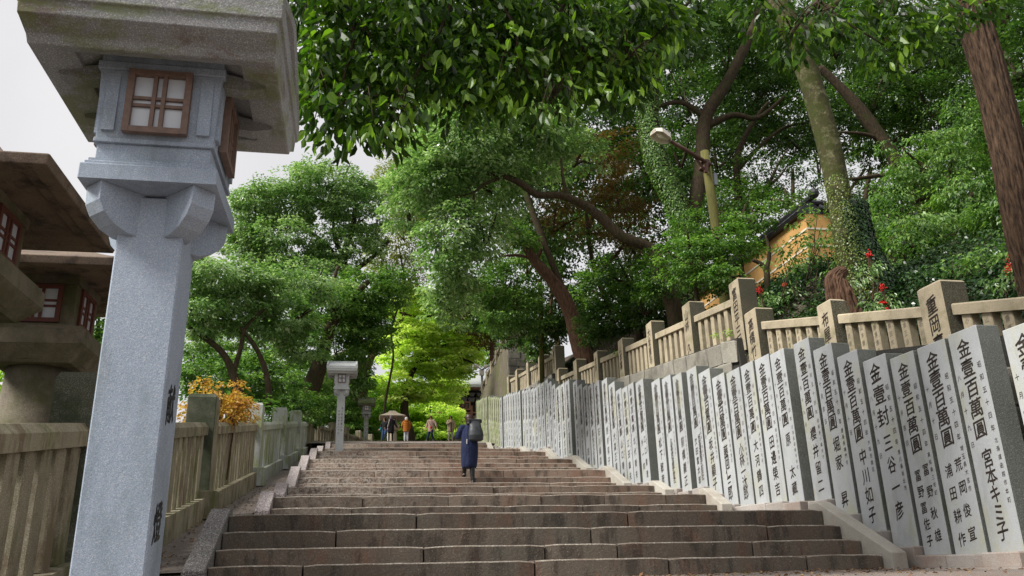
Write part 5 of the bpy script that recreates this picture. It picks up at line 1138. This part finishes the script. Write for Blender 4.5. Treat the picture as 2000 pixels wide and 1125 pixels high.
# fallen leaves
n = 1700; X = RNG.uniform(-2.2, 6.6, n); Y = np.concatenate([RNG.uniform(6.2, 8.98, n//2), 8.97-RNG.gamma(1.2, .12, n-n//2)])
k_ = RNG.random(n) < .22; X[k_] = -1.7-RNG.uniform(0, .6, k_.sum()); Y[k_] = RNG.uniform(8.8, 20, k_.sum())
Z = np.array([(H(-2, b)+.035 if a < -1.62 and b > 9.03 else G(b)+.014) for a, b in zip(X, Y)])
D_ = unit(n); D_[:, 2] *= .2; N_ = unit(n)*.3; N_[:, 2] += 1; l = .045*RNG.uniform(.5, 1.5, n)
me = leaf_mesh('fallen_leaves', np.stack([X, Y, Z], -1), D_, N_, l, l*.6, RNG.uniform(0, 1, n), M['litter'])
o = bpy.data.objects.new('fallen_leaves', me); COL.objects.link(o); tag(o, 'small dry red and yellow leaves strewn at the foot of the stairs', 'fallen leaves', kind='stuff')
# little weeds in the wall joints
for j, (u, v_, y) in enumerate([(1460, 690, 14.3), (1396, 655, 15.4), (1420, 648, 14.9), (1290, 740, 18), (1205, 690, 22.2)]):
    c = at(u, v_, y); c = Vector((7.08, y, at(u, v_, y).z)); t = foliage('weed', None, M['l_maple2'], [(u, v_, y, 6, 5, .06)], L=.06, s=.07, m=9, droop=.2); 
    tag(t, ['tuft of weed at the corner below the tallest carved post', 'weed growing from the base of the middle fence, near its first bay', 'small weed beside the larger one under the middle fence', 'weed low on the block wall behind the pillars', 'weed at the foot of a far post of the middle fence'][j], 'weed', 'weeds in the stone wall')

# ------------------------------------------------------------------ people
SK = plain('skin', (214, 168, 140), .55)
def cloth(name, c, rough=.85, noise=.3, scale=60):
    m = plain(name, c, rough, noise=noise, scale=scale, bump=.3)
    nt = m.node_tree; bp = next(n for n in nt.nodes if n.type == 'BUMP'); bp.inputs['Distance'].default_value = .05; bp.inputs['Strength'].default_value = .8
    tx = bp.inputs['Height'].links[0].from_node; tx.inputs['Scale'].default_value = 9
    mp = nt.nodes.new('ShaderNodeMapping'); mp.inputs['Scale'].default_value = (1.6, 1.6, .45); src = tx.inputs['Vector'].links[0].from_socket
    nt.links.new(src, mp.inputs['Vector']); nt.links.new(mp.outputs[0], tx.inputs['Vector'])
    cn = [n for n in nt.nodes if n.type == 'TEX_NOISE' and n is not tx]
    if cn: cn[0].inputs['Scale'].default_value = 8; nt.links.new(mp.outputs[0], cn[0].inputs['Vector'])
    return m
def skin_body(name, verts, edges, rad, mat, parent, sub=1):
    me = bpy.data.meshes.new(name); me.from_pydata([tuple(v) for v in verts], edges, []); me.materials.append(mat)
    o = bpy.data.objects.new(name, me); COL.objects.link(o); o.parent = parent
    md = o.modifiers.new('skin', 'SKIN'); md.use_smooth_shade = True
    for i, r in enumerate(rad):
        sv = me.skin_vertices[0].data[i]; sv.radius = (r, r) if not isinstance(r, tuple) else r; sv.use_root = (i == 0)
    s = o.modifiers.new('sub', 'SUBSURF'); s.levels = s.render_levels = sub
    return o
def remeshed(mb, name, mat, parent, vox=.014):
    o = mb.build(name, mat, parent, smooth=True); r = o.modifiers.new('weld', 'REMESH'); r.mode = 'VOXEL'; r.voxel_size = vox; r.use_smooth_shade = True
    s = o.modifiers.new('soft', 'SMOOTH'); s.factor = .5; s.iterations = 3; return o
def person(loc, rz, Hh, label, L, R, armL, armR, lean=0., headturn=0., group=None):
    """joints in metres for a 1.6 m figure facing +y. L/R: knee, ankle; armL/armR: elbow, wrist"""
    T = empty('person', loc, label, 'person', group, rz=rz); k = Hh/1.6; T.scale = (k, k, k)
    hip = Vector((0, 0, .86)); ch = Vector((0, lean*.6, 1.14)); nk = Vector((0, lean, 1.33)); hd = Vector((0, lean+.02, 1.43)); tp = Vector((0, lean+.02, 1.54))
    V = [hip, Vector((0, lean*.3, 1.0)), ch, nk, hd, tp]; E_ = [(0, 1), (1, 2), (2, 3), (3, 4), (4, 5)]; Rr = [(.12, .09), (.105, .08), (.13, .09), .048, (.07, .085), (.065, .075)]
    def chain(start, pts, rs):
        p = start
        for q, r in zip(pts, rs): V.append(Vector(q)); Rr.append(r); E_.append((p, len(V)-1)); p = len(V)-1
        return p
    J = {}
    for s, (kn, an) in ((-1, L), (1, R)):
        kn, an = Vector(kn), Vector(an); hp_ = Vector((s*.085, 0, .80))
        toe = an+Vector((0, .15, -.045)); chain(0, [hp_, hp_.lerp(kn, .5), kn, kn.lerp(an, .4), an, toe], [.085, .07, .052, .05, .034, .028]); J['leg', s] = (hp_, kn, an)
    for s, (el, wr) in ((-1, armL), (1, armR)):
        el, wr = Vector(el), Vector(wr); sh = Vector((s*.165, lean*.9, 1.27)); e = chain(2, [sh, sh.lerp(el, .5), el, wr], [.05, .043, .034, .024]); J['arm', s] = (sh, el, wr)
        d = (wr-el).normalized(); pl = wr+d*.05; e = chain(e, [pl], [(.032, .018)])
        sd_ = d.cross(Vector((0, 1, 0)) if abs(d.y) < .8 else Vector((1, 0, 0))).normalized()
        for f_, (o_, ln) in enumerate(((-.026, .06), (-.009, .075), (.009, .07), (.026, .055))):
            b_ = pl+sd_*o_+d*.02; chain(e, [b_, b_+d*ln*.55, b_+d*ln*.8+Vector((0, .012, -.012))], [.0095, .009, .008])
        chain(e, [pl+sd_*-.035-d*.01, pl+sd_*-.055+d*.03], [.011, .009])
    c_, s_ = math.cos(headturn), math.sin(headturn)
    nz_ = hd+Vector((-s_*.105, c_*.105, .02)); chain(4, [hd+Vector((-s_*.07, c_*.07, .02)), nz_], [.03, .01])
    skin_body('body', V, E_, Rr, SK, T)
    e = MB()
    for s in (-1, 1):
        q = hd+Vector((-s_*.082+c_*s*.03, c_*.082+s_*s*.03, .045)); e.ball(q, .011, 8, 6)
    e.build('eyes', M['ink_black'], T, smooth=True)
    J['hd'] = hd; J['nk'] = nk; J['hf'] = (-s_, c_)
    return T, J
def sleeves(mb, J, r0=.072, r1=.05, to=.93):
    for s in (-1, 1):
        sh, el, wr = J['arm', s]; mb.tube([sh+Vector((-s*.05, 0, .01)), sh, sh.lerp(el, .5), el, el.lerp(wr, to)], [r0*.9, r0, r0*.95, r0*.85, r1], 12)
def trousers(T, J, mat, r=(.1, .085, .068, .06), end=.97):
    m = MB()
    for s in (-1, 1):
        h, kn, an = J['leg', s]; m.tube([h+Vector((-s*.02, 0, .08)), h, h.lerp(kn, .5), kn, kn.lerp(an, .5), kn.lerp(an, end)], [r[0], r[0], r[1], r[2], r[2]*.95, r[3]], 14)
    return remeshed(m, 'trousers', mat, T)
def shoes(T, J, mat, boot=0):
    for s in (-1, 1):
        h, kn, an = J['leg', s]; m = MB()
        m.tube([an+Vector((0, -.055, -.045)), an+Vector((0, -.03, -.04)), an+Vector((0, .06, -.05)), an+Vector((0, .14, -.058)), an+Vector((0, .175, -.062))], [.028, .042, .04, .036, .02], 12)
        m.tube([an+Vector((0, -.01, -.04)), an+Vector((0, 0, .05))], [.042, .042], 12)
        if boot: m.tube([an+Vector((0, 0, .0)), an.lerp(kn, .5), an.lerp(kn, boot)], [.044, .058, .064], 14)
        remeshed(m, 'boot' if boot else 'shoe', mat, T, .01)
def hair(T, J, mat, back=.1, r=.1, bun=False):
    hd = J['hd']; fx, fy = J['hf']; m = MB()
    m.ball(hd+Vector((-fx*.022, -fy*.022, .06)), r, 16, 10, (1, 1.03, 1.02))
    m.tube([hd+Vector((-fx*.04, -fy*.04, .03)), hd+Vector((-fx*.05, -fy*.05, -back*.5)), hd+Vector((-fx*.045, -fy*.045, -back))], [r*.97, r*.9, r*.55], 14)
    return remeshed(m, 'hair', mat, T, .011)

# the woman climbing, seen from behind
FX = at(918, 941, 19.12).x
T, J = person((FX, 19.08, 1.99), math.radians(4), 1.63, 'woman in a long navy coat with a dark roll-top backpack climbing the steps alone', ((-.06, .30, .58), (-.06, .38, .27)), ((.05, .02, .46), (.045, -.06, .065)),
              ((-.27, .08, 1.07), (-.14, .28, 1.18)), ((.2, .12, 1.04), (.1, .32, 1.12)), lean=.07, headturn=.45)
c = MB(); c.loft([(.36, -.005, .08, .165, .17), (.42, -.005, .075, .18, .185), (.6, 0, .06, .195, .18), (.8, 0, .03, .2, .165), (.95, 0, .02, .188, .145), (1.1, 0, .04, .185, .135), (1.22, 0, .055, .19, .12), (1.3, 0, .065, .15, .09), (1.345, 0, .07, .07, .065)], 36, fold=-.05, seed=3)
sleeves(c, J, .08, .06); c.tube([(0, .065, 1.3), (0, .07, 1.37)], [.08, .075], 14)
remeshed(c, 'coat', cloth('navy_wool', (20, 32, 68)), T, .012)
trousers(T, J, cloth('black_tights', (24, 24, 28)), r=(.085, .07, .052, .045))
shoes(T, J, plain('black_leather', (20, 20, 22), .3), boot=.75)
hair(T, J, plain('dark_brown_hair', (48, 26, 20), .45, noise=.4, scale=80), back=.17, r=.108)
BK = empty('backpack', (FX+.115, 18.93, 1.99+.93*1.02), 'dark grey roll-top backpack on the back of the woman in the navy coat', 'backpack', rz=math.radians(4))
b = MB(); b.loft([(.0, .01, 0, .12, .08), (.03, .01, 0, .165, .105), (.13, .01, -.005, .182, .12), (.24, .005, 0, .165, .105), (.34, .0, .01, .14, .08), (.42, 0, .02, .13, .045), (.47, 0, .02, .14, .028), (.49, 0, .02, .135, .02)], 32, fold=.03)
remeshed(b, 'bag', plain('charcoal_nylon', (52, 56, 60), .5, noise=.3, scale=25, bump=.3), BK, .01)
MB().box(-.145, .145, -.01, .045, .475, .515, c=.01).build('roll_top', plain('charcoal_edge', (44, 47, 50), .5), BK)
MB().box(-.15, -.138, -.02, .05, .43, .5).box(.138, .15, -.02, .05, .43, .5).build('side_buckle', M['ink_black'], BK)
MB().tube([(-.02, -.10, .31), (0, -.115, .28), (.02, -.1, .31)], .008, 6).build('hook', M['ink_black'], BK)
for s, xx in ((-1, -.13), (1, .08)):
    MB().tube([(xx*.9, .05, .42), (xx-.03, .13, .44), (xx-.035, .2, .33), (xx-.02, .16, .1), (xx*.9, .05, .05)], .016, 6, sub=3).build('strap', plain('strap_web', (70, 74, 78), .7), BK)
MB().tube([(-.2, .03, .05), (-.205, .02, -.06)], .008, 5).build('loose_strap', M['lampw'], BK)

gy_ = 50.0; gz_ = G(gy_)+.024
def walker(u, y=gy_): return (at(u, 862, y).x, y, G(y)+.024)
WG = 'walkers at the top of the stairs'
T, J = person(walker(763), .1, 1.58, 'woman in a knee-length black coat with a pale bag strap and grey-purple scarf', ((-.1, .08, .46), (-.12, -.05, .07)), ((.1, .03, .46), (.11, .02, .065)), ((-.28, -.02, 1.06), (-.34, .08, .86)), ((.27, .04, 1.06), (.42, .08, .84)), lean=.04)
c = MB().loft([(.52, 0, .0, .2, .15), (.7, 0, .0, .2, .15), (.9, 0, 0, .19, .14), (1.1, 0, .02, .185, .13), (1.25, 0, .03, .18, .11), (1.32, 0, .04, .09, .08)], 24, fold=-.03); sleeves(c, J); remeshed(c, 'coat', cloth('black_wool', (26, 26, 32)), T)
trousers(T, J, cloth('black_trousers', (30, 30, 34)), r=(.09, .075, .055, .05)); shoes(T, J, M['ink_black']); hair(T, J, plain('grey_hair', (96, 84, 96), .6, noise=.3), .14, .108)
MB().tube([(0, .03, 1.3), (0, .035, 1.42)], [.12, .1], 14).build('scarf', plain('purple_scarf', (92, 62, 72), .9, noise=.4), T, smooth=True)
MB().tube([(-.12, -.1, 1.33), (-.17, -.14, 1.1), (-.22, -.1, .85)], .018, 6).build('bag_strap', M['lampw'], T)
T, J = person(walker(751, 51.2), 2.6, 1.5, 'person in blue jeans with a teal bag, almost hidden behind the woman in black', ((-.1, .16, .46), (-.16, .02, .09)), ((.1, .08, .46), (.1, .18, .07)), ((-.26, .05, 1.05), (-.3, .15, .85)), ((.26, .05, 1.05), (.3, .15, .85)), lean=.05)
c = MB().loft([(.72, 0, 0, .17, .12), (.9, 0, 0, .18, .13), (1.1, 0, .02, .18, .12), (1.25, 0, .04, .17, .1), (1.32, 0, .05, .08, .07)], 20); sleeves(c, J); remeshed(c, 'jacket', cloth('dark_jacket', (40, 42, 46)), T)
trousers(T, J, cloth('blue_jeans', (72, 100, 150))); shoes(T, J, M['ink_black']); hair(T, J, M['ink_black'], .08)
m = MB().ball((.26, .1, .82), .14, 12, 8, (.7, .6, 1)); m.build('bag', plain('teal_fabric', (20, 150, 170), .7), T, smooth=True)
T, J = person(walker(793), -.05, 1.5, 'person in an orange-brown quilted jacket and white trousers seen from behind', ((-.08, .02, .46), (-.09, -.02, .065)), ((.08, .02, .46), (.09, .02, .065)), ((-.26, .02, 1.02), (-.2, .16, .84)), ((.26, .02, 1.02), (.2, .16, .84)), lean=.03)
c = MB(); secs = []
for q in range(11): z = .62+q*.062; secs.append((z, 0, .0+.003*q, .2+(.012 if q % 2 else -.006), .155+(.01 if q % 2 else -.006)))
secs += [(1.3, 0, .03, .16, .12), (1.35, 0, .03, .1, .1)]; c.loft(secs, 24); sleeves(c, J, .09, .07); c.ball((0, -.04, 1.33), .13, 14, 8, (1.1, .8, .55)); remeshed(c, 'jacket', cloth('orange_quilt', (186, 112, 38)), T, .016)
trousers(T, J, cloth('white_trousers', (214, 216, 226), noise=.1)); shoes(T, J, M['lampw']); hair(T, J, plain('white_hair', (214, 206, 200), .6), .07, .105)
T, J = person(walker(842), math.pi-.5, 1.58, 'person in a pale pink coat with a small red shoulder bag', ((-.1, .16, .47), (-.16, .02, .08)), ((.12, .1, .46), (.2, .2, .07)), ((-.32, .05, 1.08), (-.4, .1, .88)), ((.28, -.02, 1.05), (.36, .06, .84)), lean=.05, headturn=.5)
c = MB().loft([(.6, 0, .0, .22, .16), (.75, 0, 0, .21, .16), (.95, 0, 0, .2, .145), (1.12, 0, .02, .19, .13), (1.25, 0, .04, .18, .11), (1.33, 0, .05, .1, .09)], 24, fold=-.02); sleeves(c, J, .08, .055); remeshed(c, 'coat', cloth('pink_beige_wool', (216, 182, 166)), T)
trousers(T, J, cloth('navy_jeans', (36, 52, 86))); shoes(T, J, plain('grey_shoe', (110, 110, 112), .7)); hair(T, J, plain('auburn_hair', (92, 48, 34), .5), .05, .106)
MB().ball((-.08, .2, .84), .07, 12, 8, (1, .45, 1.2)).build('shoulder_bag', plain('red_leather', (196, 18, 28), .45), T, smooth=True)
MB().tube([(.13, .1, 1.31), (.03, .17, 1.1), (-.08, .19, .9)], .008, 6).build('bag_strap', M['ink_black'], T)
T, J = person(walker(880), math.pi+.15, 1.58, 'short-haired person in a beige coat facing the camera, hand at the chest', ((-.1, .04, .46), (-.11, .02, .065)), ((.1, .04, .46), (.12, -.02, .065)), ((-.27, .02, 1.04), (-.3, .04, .8)), ((.26, .06, 1.06), (.06, .2, 1.16)), lean=.03, headturn=-.4)
c = MB().loft([(.6, 0, .0, .21, .15), (.75, 0, 0, .205, .15), (.95, 0, 0, .19, .14), (1.12, 0, .02, .185, .125), (1.25, 0, .03, .175, .11), (1.33, 0, .04, .1, .09)], 24, fold=-.02); sleeves(c, J, .08, .06); remeshed(c, 'coat', cloth('beige_wool', (206, 184, 152)), T)
MB().box(-.035, .035, .125, .165, .62, 1.24, c=.01).build('sweater', cloth('grey_knit', (92, 86, 88)), T)
trousers(T, J, cloth('pale_trousers', (200, 192, 180))); shoes(T, J, M['ink_black']); hair(T, J, plain('brown_hair', (66, 40, 32), .5), .03, .104)
print('LEAVES', LEAFCOUNT[0])
